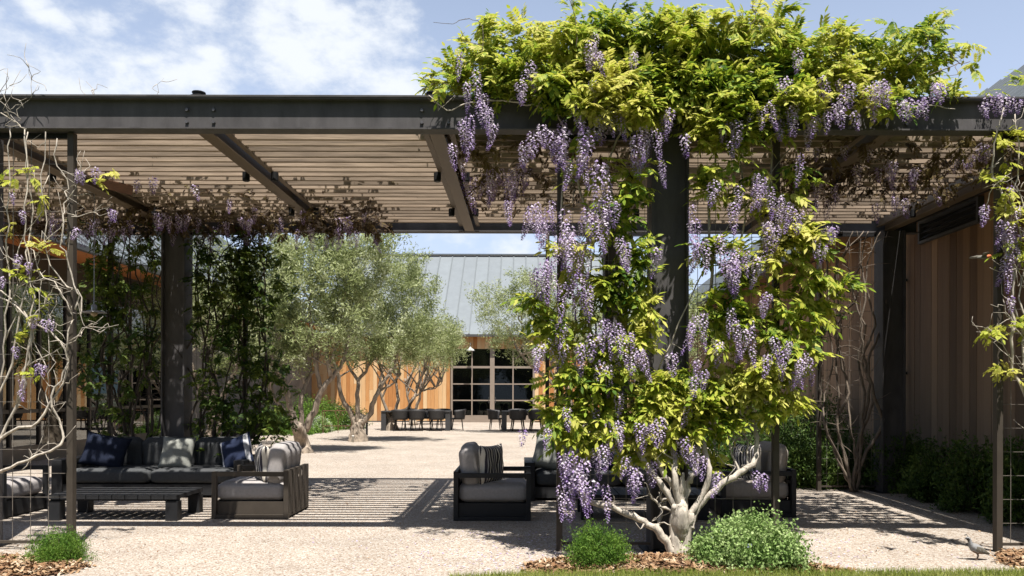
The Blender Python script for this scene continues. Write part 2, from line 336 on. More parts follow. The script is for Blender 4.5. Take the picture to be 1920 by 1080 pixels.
def smooth_path(pts, sub=4, wig=0.):
    pts = [Vector(p) for p in pts]; out = []
    for i in range(len(pts)-1):
        p0, p1, p2, p3 = pts[max(i-1, 0)], pts[i], pts[i+1], pts[min(i+2, len(pts)-1)]
        for k in range(sub):
            t = k/sub
            q = .5*((2*p1)+(p2-p0)*t+(2*p0-5*p1+4*p2-p3)*t*t+(3*p1-p0-3*p2+p3)*t**3)
            if wig and (i or k): q += Vector((random.gauss(0, wig), random.gauss(0, wig), random.gauss(0, wig)))
            out.append(q)
    out.append(pts[-1]); return out
def lerp(a, b, n): return [a+(b-a)*i/(n-1) for i in range(n)]

# ---------------------------------------------------------------- ground, lawn, beds
def ground():
    mb = MB(); mb.add([(-300, -60, 0), (300, -60, 0), (300, 500, 0), (-300, 500, 0)], [(0, 1, 2, 3)])
    tag(mb.build('ground', M['gravel']), 'pale tan gravel courtyard under and around the pergola', None, None, 'structure')
    lawn_edge = [(-80, 3.6), (-6.5, 5.6), (-2.5, 6.2), (-.6, 6.40), (.05, 6.53), (1.2, 6.57), (2.6, 6.60), (4.2, 6.66), (5.6, 6.72), (80, 6.8)]
    mb = MB(); n = len(lawn_edge)
    mb.add([(x, y, .012) for x, y in lawn_edge]+[(x, -58, .012) for x, y in lawn_edge], [(i, n+i, n+i+1, i+1) for i in range(n-1)])
    tag(mb.build('lawn', M['soil_g']), None, None, None, 'structure')
    # grass blades along the visible edge of the lawn
    k = 26000; xs = rng.uniform(-.6, 5.2, k); ye = np.interp(xs, [p[0] for p in lawn_edge], [p[1] for p in lawn_edge])
    ys = ye+.02-rng.random(k)**1.3*.75; h = rng.uniform(.025, .07, k); a = rng.uniform(0, 6.28, k); w = .0028
    lean = rng.normal(0, .02, (k, 2))
    v = np.zeros((k, 3, 3)); v[:, 0] = np.c_[xs-np.cos(a)*w, ys-np.sin(a)*w, np.full(k, .01)]; v[:, 1] = np.c_[xs+np.cos(a)*w, ys+np.sin(a)*w, np.full(k, .01)]
    v[:, 2] = np.c_[xs+lean[:, 0], ys+lean[:, 1], .01+h]
    tag(link('grass', mesh_np('grass', v.reshape(-1, 3), np.arange(3*k).reshape(-1, 3), M['grass'])), 'strip of green lawn grass along the front edge', 'grass', None, 'stuff')
    for nm, pts, cnt in (('mulch_bed', [(.02, 6.62), (.02, 6.95), (.3, 7.1), (.62, 7.05), (.95, 7.16), (1.3, 7.22), (1.75, 7.1), (2.2, 7.05), (2.6, 6.85), (2.75, 6.63), (1.2, 6.55)], 5200),
                         ('mulch_bed', [(-6.2, 6.2), (-6.2, 7.2), (-4.6, 7.16), (-4.15, 7.05), (-3.72, 6.85), (-3.75, 6.55), (-4.3, 6.25)], 3000),
                         ('mulch_bed', [(4.25, 6.75), (4.2, 7.05), (4.42, 7.5), (5.2, 7.45), (6, 7.1), (6, 6.8)], 2000)):
        c = Vector((sum(p[0] for p in pts)/len(pts), sum(p[1] for p in pts)/len(pts), 0)); n = len(pts)
        bed = MB(); rings = [(1.0, .004), (.9, .03), (.6, .05), (.0, .055)]
        v = [(c.x+(x-c.x)*s, c.y+(y-c.y)*s, z) for s, z in rings[:3] for x, y in pts]+[(c.x, c.y, rings[3][1])]
        f = [(r*n+i, r*n+(i+1) % n, (r+1)*n+(i+1) % n, (r+1)*n+i) for r in range(2) for i in range(n)]+[(2*n+i, 2*n+(i+1) % n, 3*n) for i in range(n)]
        bed.add(v, f); o = tag(bed.build(nm, M['soil'], smooth=True), None, None, None, 'structure')
        # loose bark chips
        ang = rng.uniform(0, 2*np.pi, cnt); rad = np.sqrt(rng.random(cnt))
        idx = (ang/(2*np.pi)*n); i0 = idx.astype(int) % n; t = (idx % 1)[:, None]; pa = np.array(pts)
        edge = pa[i0]*(1-t)+pa[(i0+1) % n]*t; rad = rad*rng.choice([1, 1, 1, 1.06], cnt)
        pc = np.array([c.x, c.y])+(edge-np.array([c.x, c.y]))*rad[:, None]
        z = np.interp(rad, [0, .6, .9, 1., 1.1], [.055, .05, .03, .004, .0])+.008
        L_ = rng.uniform(.012, .045, cnt); W_ = rng.uniform(.004, .012, cnt); yaw = rng.uniform(0, 6.28, cnt); tl = rng.normal(0, .35, cnt)
        ux = np.c_[np.cos(yaw), np.sin(yaw), tl]*L_[:, None]; uy = np.c_[-np.sin(yaw), np.cos(yaw), rng.normal(0, .3, cnt)]*W_[:, None]
        ctr = np.c_[pc, z]; q = np.stack([ctr-ux-uy, ctr+ux-uy, ctr+ux+uy, ctr-ux+uy], 1)
        tag(link('bark_chips', mesh_np('bark_chips', q.reshape(-1, 3), np.arange(4*cnt).reshape(-1, 4), M['mulch'])),
            {5200: 'red-brown bark chips round the pale wisteria trunk', 3000: 'dry bark chips under the bare vine at the left edge', 2000: 'brown bark chips at the foot of the right-hand post'}[cnt], 'mulch', None, 'stuff')
    # scattered dry debris and fallen petals on the gravel
    k = 3200; xs = rng.normal(1.1, 1.1, k); ys = rng.uniform(6.7, 8.6, k); yaw = rng.uniform(0, 6.28, k); s = rng.uniform(.004, .012, k)
    ctr = np.c_[xs, ys, np.full(k, .006)]; ux = np.c_[np.cos(yaw), np.sin(yaw), rng.normal(0, .2, k)]*s[:, None]; uy = np.c_[-np.sin(yaw), np.cos(yaw), rng.normal(0, .2, k)]*s[:, None]*.6
    q = np.stack([ctr-ux-uy, ctr+ux-uy, ctr+ux+uy, ctr-ux+uy], 1)
    tag(link('fallen_petals', mesh_np('fallen_petals', q.reshape(-1, 3), np.arange(4*k).reshape(-1, 4), M['petal'])), 'pale petals fallen on the gravel below the wisteria', 'petals', None, 'stuff')
def litter():
    k = 900; xs = np.concatenate([rng.uniform(-5, 5.5, 500), rng.normal(-4.5, .8, 200), rng.normal(4, .8, 200)]); ys = np.concatenate([rng.uniform(6.8, 13, 500), rng.uniform(6.7, 8, 200), rng.uniform(7, 9, 200)])
    yaw = rng.uniform(0, 6.28, k); s = rng.uniform(.006, .02, k); ctr = np.c_[xs, ys, np.full(k, .008)]
    ux = np.c_[np.cos(yaw), np.sin(yaw), rng.normal(0, .2, k)]*s[:, None]; uy = np.c_[-np.sin(yaw), np.cos(yaw), rng.normal(0, .3, k)]*s[:, None]*.4
    q = np.stack([ctr-ux, ctr-uy, ctr+ux, ctr+uy], 1)
    tag(link('leaf_litter', mesh_np('leaf_litter', q.reshape(-1, 3), np.arange(4*k).reshape(-1, 4), M['mulch'])), 'dry brown leaf litter scattered over the gravel', 'litter', None, 'stuff')
ground(); litter()

# ---------------------------------------------------------------- buildings
def roof_panels(bld, eave, ridge, run0, run1, step, axis, seam_h=.035, mirror=False):
    """sheet-metal panels from eave (a,z) to ridge (a,z) where a is the across axis; laid along the other axis"""
    (a0, z0), (a1, z1) = eave, ridge
    u = run0; first = None; seam = None
    th = .03; dx, dz = a1-a0, z1-z0; ln = math.hypot(dx, dz); nx, nz = -dz/ln, dx/ln
    if nz < 0: nx, nz = -nx, -nz
    while u < run1-1e-6:
        w = min(step, run1-u)
        if first is None or abs(w-step) > 1e-6:
            pts = []
            for (s, h) in ((0, 0), (w-.03, 0), (w-.03, seam_h), (w, seam_h), (w, -th), (0, -th)): pts.append((s, h))
            n = len(pts); v = []
            for aa, zz in ((0, 0), (dx, dz)):
                for s, h in pts:
                    v.append((aa+nx*h, s, zz+nz*h) if axis == 'y' else (s, aa+nx*h, zz+nz*h))
            mb = MB(); mb.add(v, [(i, (i+1) % n, n+(i+1) % n, n+i) for i in range(n)]+[tuple(range(n))[::-1], tuple(range(n, 2*n))])
            me = mb.mesh('roof_panel', M['roof'])
            b = bmesh.new(); b.from_mesh(me); bmesh.ops.recalc_face_normals(b, faces=b.faces[:]); b.to_mesh(me); b.free()
            if first is None: first = me
        else: me = first
        p = Vector((a0, u, z0)) if axis == 'y' else Vector((u, a0, z0))
        rp = link('roof_panel', me, bld, p-bld.location)
        if seam is None:
            v = []
            for aa, zz in ((0, 0), (dx, dz)):
                for s, h in ((w-.045, .003), (w+.012, .003), (w+.012, seam_h+.012), (w-.045, seam_h+.012)): v.append((aa+nx*h, s, zz+nz*h) if axis == 'y' else (s, aa+nx*h, zz+nz*h))
            mb = MB(); mb.add(v, [(0, 1, 5, 4), (1, 2, 6, 5), (2, 3, 7, 6), (3, 0, 4, 7), (3, 2, 1, 0), (4, 5, 6, 7)]); seam = mb.mesh('seam', M['seam' if axis == 'x' else 'roof'])
        link('seam', seam, rp); u += step

def board_wall(bld, axis, at, run0, run1, z0, z1, w, m, out, gaps=(), cut=False):
    """vertical boards on a wall; out = +1/-1 side of the face; gaps = openings (r0,r1,z0,z1)"""
    u = run0; i = 0
    while u < run1-.02:
        ww = min(w, run1-u)-.007
        segs = [(z0, z1)]
        for (g0, g1, gz0, gz1) in gaps:
            if u+ww > g0+.004 and u < g1-.004:
                new = []
                for (a, b) in segs:
                    if gz0 > a+.02: new.append((a, min(b, gz0)))
                    if gz1 < b-.02: new.append((max(a, gz1), b))
                segs = new
        proud = .022+.004*((i*7) % 3)/2
        if cut and random.random() < .6:
            c_ = random.uniform(z0+.5, z1-.5); segs = [q for a, b in segs for q in ([(a, c_-.002), (c_+.002, b)] if a < c_ < b else [(a, b)])]
        for a, b in segs:
            if b-a < .03: continue
            mb = MB()
            if axis == 'x': mb.box(u, u+ww, min(at, at+out*proud), max(at, at+out*proud), a, b)
            else: mb.box(min(at, at+out*proud), max(at, at+out*proud), u, u+ww, a, b)
            mb.build('board', m, bld)
        u += w; i += 1

def far_barn():
    YB = 39.5
    b = thing('barn', 'long orange cedar barn with grey metal roof across the far end of the courtyard', 'building', (-2, YB, 0))
    DX0, DX1, DT = -3.58, .47, 3.62
    MB().box(-10.5, DX0, YB+.03, YB+.2, 0, 4.5).build('wall', M['backing'], b)
    MB().box(DX1, 6.2, YB+.03, YB+.2, 0, 4.5).build('wall', M['backing'], b)
    MB().box(DX0, DX1, YB+.03, YB+.2, DT, 4.5).build('wall', M['backing'], b)
    board_wall(b, 'x', YB+.028, -10.5, 6.2, .06, 4.4, .19, M['cedar'], -1, ((DX0, DX1, -.1, DT),), True)
    MB().box(-10.5, DX0, YB-.0, YB+.028, 0, .055).build('base_strip', M['gutter'], b)
    roof_panels(b, (YB-.3, 4.32), (YB+6.4, 9.3), -10.4, 6.4, .70, 'x')
    MB().box(-10.4, 6.4, YB-.42, YB-.3, 4.2, 4.32).build('gutter', M['gutter'], b)
    MB().box(-10.4, 6.4, YB+6.25, YB+6.55, 9.32, 9.4).build('ridge_cap', M['seam'], b)
    MB().box(-10.5, 6.2, YB-.298, YB+.02, 4.24, 4.26).build('soffit', M['soffit'], b)
    # glazed doors
    fr = M['frame']; y0, y1 = YB-.05, YB+.06
    cx = [DX0, (DX0-1.58)/2, -1.58, (DX1-1.58)/2, DX1]
    MB().box(DX0-.06, DX1+.06, YB-.12, YB+.06, 0, .27).build('door_sill', fr, b)
    for i, x in enumerate(cx):
        w = .11 if i == 2 else (.05 if i in (0, 4) else .03)
        st = MB().box(x-w, x+w, y0, y1, .272, DT-.002).build('door_stile', fr, b)
        if i == 2: mid = st
    for z, h in ((1.08, .03), (1.89, .03), (2.72, .055), (.31, .035)):
        for i in range(4):
            l = cx[i]+(.11 if i == 2 else .05 if i == 0 else .03)+.001; r_ = cx[i+1]-(.11 if i+1 == 2 else .05 if i+1 == 4 else .03)-.001
            MB().box(l, r_, y0+.008, y1-.01, z-h, z+h).build('door_rail', fr, b)
    zs = [.345, 1.05, 1.11, 1.86, 1.92, 2.665, 2.775, DT]
    for i in range(4):
        l = cx[i]+.03; r_ = cx[i+1]-.03
        for k in range(4):
            MB().box(l, r_, YB-.004, YB+.006, zs[2*k], zs[2*k+1]).build('pane', M['glass_door'], b)
    for s in (-1, 1):
        MB().tube([(-1.58+s*.16, YB-.09, .95), (-1.58+s*.16, YB-.09, 1.25)], .015).build('door_handle', M['gutter'], mid)
    # room behind the doors
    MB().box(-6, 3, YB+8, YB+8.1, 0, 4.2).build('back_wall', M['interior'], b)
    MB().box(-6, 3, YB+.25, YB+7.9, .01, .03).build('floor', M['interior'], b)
    # gooseneck lamp above the doors
    l = thing('barn_lamp', 'white dome lamp on a bent arm above the barn doors', 'lamp', (-2.63, YB-.5, 3.5))
    MB().lathe([(.20, 0), (.19, .03), (.14, .09), (.05, .13), (.04, .19)], 16).build('shade', M['lamp_shade'], l, True, world=False)
    MB().tube(smooth_path([(0, 0, .18), (0, .02, .32), (0, .2, .4), (0, .4, .38), (0, .52, .3)], 4), .015).build('arm', M['gutter'], l, world=False)
    # bentwood chairs inside
    for i, (x, y, r) in enumerate(((-2.05, 41.1, .3), (-1.0, 41.2, -.4), (-.45, 41.0, 2.9))):
        c = thing('bentwood_chair', 'yellow bentwood chair seen through the %s glass door of the barn' % ['left', 'right', 'far right'][i], 'chair', (x, y, .03), r)
        mb = MB(); mb.lathe([(.2, .43), (.21, .45), (.2, .47)], 14); mb.build('seat', M['wood'], c, world=False)
        for sx in (-1, 1):
            for sy in (-1, 1):
                MB().tube([(sx*.15, sy*.15, .44), (sx*.2, sy*.2, 0)], .016, 6).build('leg', M['wood'], c, world=False)
        MB().tube(smooth_path([(-.17, .15, .45), (-.2, .2, .7), (-.1, .22, .9), (.1, .22, .9), (.2, .2, .7), (.17, .15, .45)], 4), .014, 6).build('backrest', M['wood'], c, world=False)
far_barn()

XR = 6.2
def right_wing():
    b = thing('wood_wing', 'weathered brown board building with louvre vent along the right side', 'building', (XR, 20, 0))
    MB().box(XR+.03, XR+.2, 4.5, 39.4, 0, 4.36).build('wall', M['backing'], b)
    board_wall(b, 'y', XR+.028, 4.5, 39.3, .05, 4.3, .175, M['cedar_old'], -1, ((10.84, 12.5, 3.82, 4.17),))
    roof_panels(b, (5.72, 4.42), (12.2, 9.5), 4.3, 39, .6, 'y')
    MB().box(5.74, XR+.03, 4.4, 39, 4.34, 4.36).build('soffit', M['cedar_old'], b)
    mb = MB(); mb.extrude_y([(5.56, 4.30), (5.70, 4.30), (5.70, 4.42), (5.68, 4.42), (5.68, 4.32), (5.58, 4.32), (5.58, 4.42), (5.56, 4.42)], 4.3, 39); mb.build('gutter', M['gutter'], b)
    # louvre vent
    mb = MB()
    for (y0, y1, z0, z1) in ((10.84, 12.5, 3.82, 3.86), (10.84, 12.5, 4.13, 4.17), (10.84, 10.89, 3.86, 4.13), (12.45, 12.5, 3.86, 4.13)): mb.box(XR-.06, XR+.02, y0, y1, z0, z1)
    lv = mb.build('vent_frame', M['steel'], b)
    for i in range(3):
        z = 3.89+i*.085; m2 = MB(); m2.extrude_y([(XR-.045, z), (XR-.035, z), (XR+.015, z+.05), (XR+.005, z+.05)], 10.9, 12.44); m2.build('vent_blade', M['steel'], lv)
    # downspout
    pts = smooth_path([(5.66, 12.97, 4.3), (5.68, 12.97, 4.12), (5.85, 12.97, 4.0), (6.06, 12.97, 3.9), (6.1, 12.97, 3.6), (6.1, 12.97, 1.5), (6.1, 12.97, .15)], 5)
    ds = MB().tube(pts, .05, 12).build('downspout', M['steel_dk'], b, True)
    for z in (3.3, 1.8, .5):
        MB().box(6.04, 6.175, 12.9, 13.04, z, z+.04).build('pipe_strap', M['steel_dk'], ds)
right_wing()

XL = -10.5
def left_wing():
    b = thing('glass_wing', 'long glass-walled building with orange cedar soffit and metal roof on the left', 'building', (XL, 20, 0))
    Y0, Y1, YG = 12.9, 39.68, 25.0
    MB().box(XL-.2, XL, YG, Y1, 0, 4.5).build('wall', M['plaster'], b)
    MB().box(XL-.2, XL, Y0, YG-.002, 3.7, 4.5).build('header', M['frame_dk'], b)
    MB().box(XL-.15, XL+.06, Y0, YG-.002, 0, .34).build('plinth', M['plinth'], b)
    y = Y0+.4
    while y < YG:
        MB().box(XL-.05, XL+.04, y-.03, y+.03, .342, 3.698).build('mullion', M['frame_dk'], b)
        y2 = min(y+1.0, YG-.01)
        MB().box(XL-.012, XL, y+.03, y2-.03, .342, 1.03).build('pane', M['glass'], b)
        MB().box(XL-.012, XL, y+.03, y2-.03, 1.11, 3.698).build('pane', M['glass'], b)
        MB().box(XL-.04, XL+.03, y+.031, y2-.031, 1.03, 1.11).build('transom', M['frame_dk'], b)
        y += 1.0
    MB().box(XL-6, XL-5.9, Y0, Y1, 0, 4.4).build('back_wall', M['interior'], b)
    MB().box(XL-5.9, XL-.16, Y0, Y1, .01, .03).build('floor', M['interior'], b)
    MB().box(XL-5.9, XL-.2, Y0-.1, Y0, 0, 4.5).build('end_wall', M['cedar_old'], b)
    roof_panels(b, (-8.98, 4.42), (-15.5, 9.5), Y0-.3, 39, .6, 'y')
    mb = MB(); mb.extrude_y([(-9.02, 4.36), (-10.5, 4.5), (-10.5, 4.53), (-9.02, 4.39)], Y0-.3, 38.9); mb.build('soffit', M['soffit'], b)
    mb = MB(); mb.box(-8.99, -8.87, Y0-.3, 38.9, 4.33, 4.44); mb.build('gutter', M['gutter'], b)
    y = Y0+1
    while y < 39:                                  # snow guards standing on the roof edge
        mb = MB(); mb.box(-9.2, -9.16, y, y+.04, 4.58, 4.68); mb.build('snow_guard', M['gutter'], b); y += 1.2
left_wing()

# ---------------------------------------------------------------- pergola
YF, YR, ZB, ZT = 7.5, 12.3, 3.945, 4.24
BX = [-9.67, -7.47, -5.27, -3.04, -.84, 1.37, 3.45, 5.50]
def pergola():
    p = thing('pergola', 'dark steel pergola with weathered timber slat roof and bolted front beam', 'pergola', (-2, 9.9, 0))
    def channel(y, s):        # s=-1: open side to the camera
        q = [(-.055, ZB), (.10, ZB), (.10, ZB+.014), (.012, ZB+.014), (.012, ZT-.014), (.10, ZT-.014), (.10, ZT), (-.055, ZT), (-.055, ZT-.014), (0, ZT-.014), (0, ZB+.014), (-.055, ZB+.014)]
        return [(y-s*a, z) for a, z in q]
    mb = MB(); mb.extrude_x(channel(YF, -1), -9.9, 6.02); fb = mb.build('front_beam', M['steel'], p)
    mb = MB(); mb.extrude_x([(YF-.062, ZT+.001), (YF+.105, ZT+.001), (YF+.105, ZT+.018), (YF-.062, ZT+.018)], -9.9, 6.02); mb.build('cap_strip', M['steel'], fb)
    mb = MB(); mb.extrude_x(channel(YR, 1), -9.9, 6.02); mb.build('rear_beam', M['steel'], p)
    for i, x in enumerate(BX):
        h = ZT-ZB
        prof = [(-.07, ZB+.004), (.07, ZB+.004), (.07, ZB+.016), (.007, ZB+.016), (.007, ZT-.016), (.07, ZT-.016), (.07, ZT-.004), (-.07, ZT-.004), (-.07, ZT-.016), (-.007, ZT-.016), (-.007, ZB+.016), (-.07, ZB+.016)]
        mb = MB(); mb.extrude_y([(x+a, z) for a, z in prof], YF+.102, YR-.102); cb = mb.build('cross_beam', M['bronze'], p)
        for s in (-1, 1):
            if (i == 0 and s < 0) or (i == len(BX)-1 and s > 0): continue
            mb = MB(); q = [(x+s*.10, 4.02), (x+s*.155, 4.02), (x+s*.155, 4.035), (x+s*.115, 4.035), (x+s*.115, 4.15), (x+s*.10, 4.15)]
            if s < 0: q = q[::-1]
            mb.extrude_y(q, YF+.12, YR-.12); mb.build('ledger', M['bronze'], cb)
            for y in (9.2, 11.0):
                mb = MB(); mb.lathe([(.035, -.1), (.042, -.09), (.042, .0), (.03, .005)], 12, (x+s*.165, y, 4.015)); mb.build('downlight', M['steel_dk'], cb)
        # bolts through the front beam, pipe stub on top
        for s in (-.125, .125):
            for z in (4.135, 4.02):
                mb = MB(); mb.tube([(x+s, YF-.022, z), (x+s, YF-.001, z)], [.015, .017], 6); mb.build('bolt', M['bolt'], fb)
        mb = MB(); mb.lathe([(.085, 0), (.085, .008), (.055, .01), (.055, .04), (.062, .042), (.062, .052), (.05, .056)], 14, (x-.03, YF+.03, ZT+.02)); mb.build('pipe_cap', M['steel_dk'], fb)
    # slats, one row per bay
    for a, b_ in zip(BX[:-1], BX[1:]):
        x0, x1 = a+.12, b_-.12
        if b_ == BX[-1]: x1 = 5.20
        mesh = None; y = YF+.19; k = 0
        while y < YR-.13:
            if mesh is None:
                mb = MB(); mb.box(-(x1-x0)/2, (x1-x0)/2, -.023, .023, 0, .105); mesh = mb.mesh('slat', M['slat'], bevel=.003)
            o = link('slat', mesh, p, Vector(((x0+x1)/2+random.uniform(-.008, .008), y+random.uniform(-.004, .004), 4.037+random.uniform(0, .006)))-p.location, (random.uniform(-.03, .03), random.uniform(-.0015, .0015), random.uniform(-.0015, .0015)))
            y += .196; k += 1
    # wide-flange columns, web towards the camera
    for x in (-5.27, 1.37, 5.54):
        for (y0, y1) in ((YF+.02, YF+.32), (YR-.32, YR-.02)):
            w = .175; ym = y0+.085
            prof = [(x-w, y0), (x-w+.022, y0), (x-w+.022, ym-.008), (x+w-.022, ym-.008), (x+w-.022, y0), (x+w, y0), (x+w, y1), (x+w-.022, y1), (x+w-.022, ym+.008), (x-w+.022, ym+.008), (x-w+.022, y1), (x-w, y1)]
            mb = MB(); mb.extrude_z(prof, .012, ZB-.002); c = mb.build('column', M['steel'], p)
            MB().box(x-.25, x+.25, y0-.06, y1+.06, 0, .011).build('base_plate', M['steel_dk'], c)
    # end board on the right
    MB().box(5.585, 5.62, YF+.11, YR-.11, ZB+.002, ZT-.002).build('end_fascia', M['steel_dk'], p)
pergola()

def trellis(label, xpost, xcol, y, s):
    """slim post + rails + welded wire grid between post and column"""
    t = thing('trellis', label, 'trellis', (xpost, y, 0))
    MB().box(xpost-.029, xpost+.029, y-.02, y+.05, 0, ZB-.012).build('post', M['brown_alu'], t, bevel=.004)
    x0, x1 = sorted((xpost+s*.030, xcol-s*.176))
    MB().box(x0, x1, y, y+.03, .06, .085).build('bottom_rail', M['brown_alu'], t)
    MB().box(x0, x1, y, y+.03, ZB-.06, ZB-.012).build('top_rail', M['steel_dk'], t)
    mb = MB(); x = x0+.09
    while x < x1-.03: mb.tube([(x, y+.012, .086), (x, y+.012, ZB-.061)], .0032, 4); x += .17
    z = .27
    while z < ZB-.1: mb.tube([(x0, y+.018, z), (x1, y+.018, z)], .0032, 4); z += .225
    tag(mb.build('wire_mesh', M['wire'], t), None, None, None, 'stuff')
YT = 7.55
trellis('wire trellis and slim post carrying the bare pale vine at the left edge', -4.28, -5.27, YT, -1)
trellis('front wire trellis hung with the most lilac flowers, left of the steel column', .335, 1.37, YT, 1)
trellis('front wire trellis right of the thick central steel column', 2.375, 1.37, YT, -1)
trellis('wire trellis and tall brown post at the right edge beside the quail', 4.48, 5.54, YT, 1)
trellis('shaded rear trellis behind the left sofa, nearest the glass wall', -6.32, -5.27, 12.2, 1)
trellis('shaded rear trellis covered in dark leaves beside the olive trees', -4.26, -5.27, 12.2, -1)
trellis('rear trellis behind the right sofa, post seen left of the flowers', .35, 1.37, 12.2, 1)
trellis('rear trellis post behind the flowering vine on its right half', 2.40, 1.37, 12.2, -1)
trellis('rear trellis with bare dark branches in front of the wooden wall', 4.5, 5.54, 12.2, 1)

# ---------------------------------------------------------------- foliage tools
def leaf_template(nl=5, length=.24, ll=.078, lw=.034, droop=.5, seed=0):
    """compound wisteria leaf: pairs of folded leaflets along a drooping rachis (local +X), returns verts and quads"""
    r = np.random.default_rng(seed); v = []; f = []
    def rach(t): return np.array([length*t, 0, -droop*length*t*t*.8])
    n0 = len(v); w = .0022
    for t in (0, .5, 1.): c = rach(t); v += [c+[0, -w, 0], c+[0, w, 0]]
    f += [(0, 1, 3, 2), (2, 3, 5, 4)]
    def leaflet(base, d, nrm, L, W):
        side = np.cross(nrm, d); sag = np.array([0, 0, -1.])*L
        p = [base, base+d*L*.35+side*W*.5-nrm*.0, base+d*L*.72+side*W*.36+sag*.10, base+d*L+sag*.22,
             base+d*L*.72-side*W*.36+sag*.10, base+d*L*.35-side*W*.5, base+d*L*.45-nrm*W*.22]
        k = len(v); v.extend(p)
        f.extend([(k, k+1, k+2, k+6), (k+6, k+2, k+3, k+4), (k, k+6, k+4, k+5)])
    for i in range(nl):
        t = .22+.70*i/nl
        for s in (-1, 1):
            d = np.array([.55+.15*r.random(), s*1., -.25-.25*r.random()]); d /= np.linalg.norm(d)
            nrm = np.array([.1, -s*.25, 1.]); nrm -= d*nrm.dot(d); nrm /= np.linalg.norm(nrm)
            sz = (.75+.45*math.sin(math.pi*(.2+.7*i/nl)))*r.uniform(.88, 1.1)
            leaflet(rach(t), d, nrm, ll*sz, lw*sz)
    d = np.array([1, 0, -.7]); d /= np.linalg.norm(d); nrm = np.array([.7, 0, 1.]); nrm /= np.linalg.norm(nrm)
    leaflet(rach(1.), d, nrm, ll*1.1, lw*1.1)
    return np.array(v), np.array(f)
LEAF_T = [leaf_template(5, .22, .070, .030, .45, 1), leaf_template(5, .18, .062, .028, .7, 2), leaf_template(4, .15, .058, .027, .3, 3)]
LEAF_ME = {}
def leaf_mesh(i, mname):
    if (i, mname) not in LEAF_ME:
        v, f = LEAF_T[i]; LEAF_ME[(i, mname)] = mesh_np('leaf', v, f, M[mname])
    return LEAF_ME[(i, mname)]
def raceme_mesh(n, length, width, seed):
    """hanging flower cluster: pale open banners on top, violet buds to the tip"""
    r = np.random.default_rng(seed); v = []; f = []; mi = []; bend = r.uniform(-.28, .28)
    for k in range(3):                                  # stalk
        t = k/2*1.; v += [(-.0015+bend*t*t*length, 0, -t*length), (.0015+bend*t*t*length, 0, -t*length)]
    f += [(0, 1, 3, 2), (2, 3, 5, 4)]; mi += [1, 1]
    ga = 2.399963
    for i in range(n):
        t = (i+.5)/n; z = -length*(.06+.94*t**.9); rad = width*.5*(1-t)**.55*(.75+.35*r.random())*(1 if t > .08 else .7)+.006
        a = i*ga+r.normal(0, .3); out = np.array([math.cos(a), math.sin(a), 0.]); tan = np.array([-math.sin(a), math.cos(a), 0.])
        c = out*rad+np.array([bend*(z/length)**2*length, 0, z]); s = (.0135*(1-.45*t))*r.uniform(.85, 1.2)
        up = np.array([0, 0, 1.])
        face = out*.8+up*.5; face /= np.linalg.norm(face); u2 = np.cross(tan, face)
        k = len(v)                                        # banner petal: a folded heart of two quads
        v += [c-u2*s*.7, c+tan*s*1.05+u2*s*.2-face*s*.3, c+u2*s*.95+face*s*.1, c-tan*s*1.05+u2*s*.2-face*s*.3]
        f += [(k, k+1, k+2, k+3)]; mi += [0 if (t < .75 and r.random() < .88) else 1]
        k = len(v); kd = out*.9-up*.35                    # keel
        v += [c-u2*s*.2, c+kd*s*.8+tan*s*.45, c+kd*s*1.5-up*s*.2, c+kd*s*.8-tan*s*.45]
        f += [(k, k+1, k+2, k+3)]; mi += [1 if r.random() < .6 else 0]
    return mesh_np('flower_cluster', np.array(v), np.array(f), [M['petal'], M['petal_v']], mi=mi)
RLEN = (.30, .24, .38, .16, .31, .25, .37, .17)
RAC = [raceme_mesh(95, .30, .105, 11), raceme_mesh(75, .24, .10, 12), raceme_mesh(110, .38, .11, 13), raceme_mesh(50, .16, .09, 14), raceme_mesh(70, .31, .085, 15), raceme_mesh(85, .25, .125, 16), raceme_mesh(85, .37, .09, 17), raceme_mesh(40, .17, .075, 18)]

def frames(d, nrm):
    d = d/np.linalg.norm(d, axis=1, keepdims=True); nrm = nrm-d*(nrm*d).sum(1, keepdims=True)
    nrm = nrm/np.maximum(np.linalg.norm(nrm, axis=1, keepdims=True), 1e-6); s = np.cross(nrm, d)
    return np.stack([d, s, nrm], 2)                      # columns
def put_leaves(par, pos, dirs, nrms, scl, mname, singles=300, smat=None):
    """the nearest/first ones as single leaf objects, the rest joined as one part of kind stuff"""
    n = len(pos); Rm = frames(dirs, nrms); kind = rng.integers(0, 3, n)
    order = np.argsort(pos[:, 1]+rng.normal(0, .12, n)); single = order[:min(singles, n)]; rest = order[min(singles, n):]
    for i in single:
        m = Matrix.LocRotScale(Vector(pos[i])-par.location, Matrix(Rm[i].tolist()).to_quaternion(), Vector([scl[i]]*3))
        o = bpy.data.objects.new('leaf', leaf_mesh(int(kind[i]), mname)); col.objects.link(o); o.parent = par; o.matrix_local = m
    V = []; Q = []; b = 0
    for k in range(3):
        idx = rest[kind[rest] == k]
        if not len(idx): continue
        v, f = LEAF_T[k]; w = np.einsum('nij,vj->nvi', Rm[idx], v)*scl[idx][:, None, None]+pos[idx][:, None, :]
        V.append(w.reshape(-1, 3)); Q.append((f[None]+(np.arange(len(idx))*len(v))[:, None, None]).reshape(-1, 4)+b); b += w.shape[0]*w.shape[1]
    if V:
        c = np.array(par.location)
        tag(link('foliage', mesh_np('foliage', np.concatenate(V)-c, np.concatenate(Q), M[mname]), par), None, None, None, 'stuff')
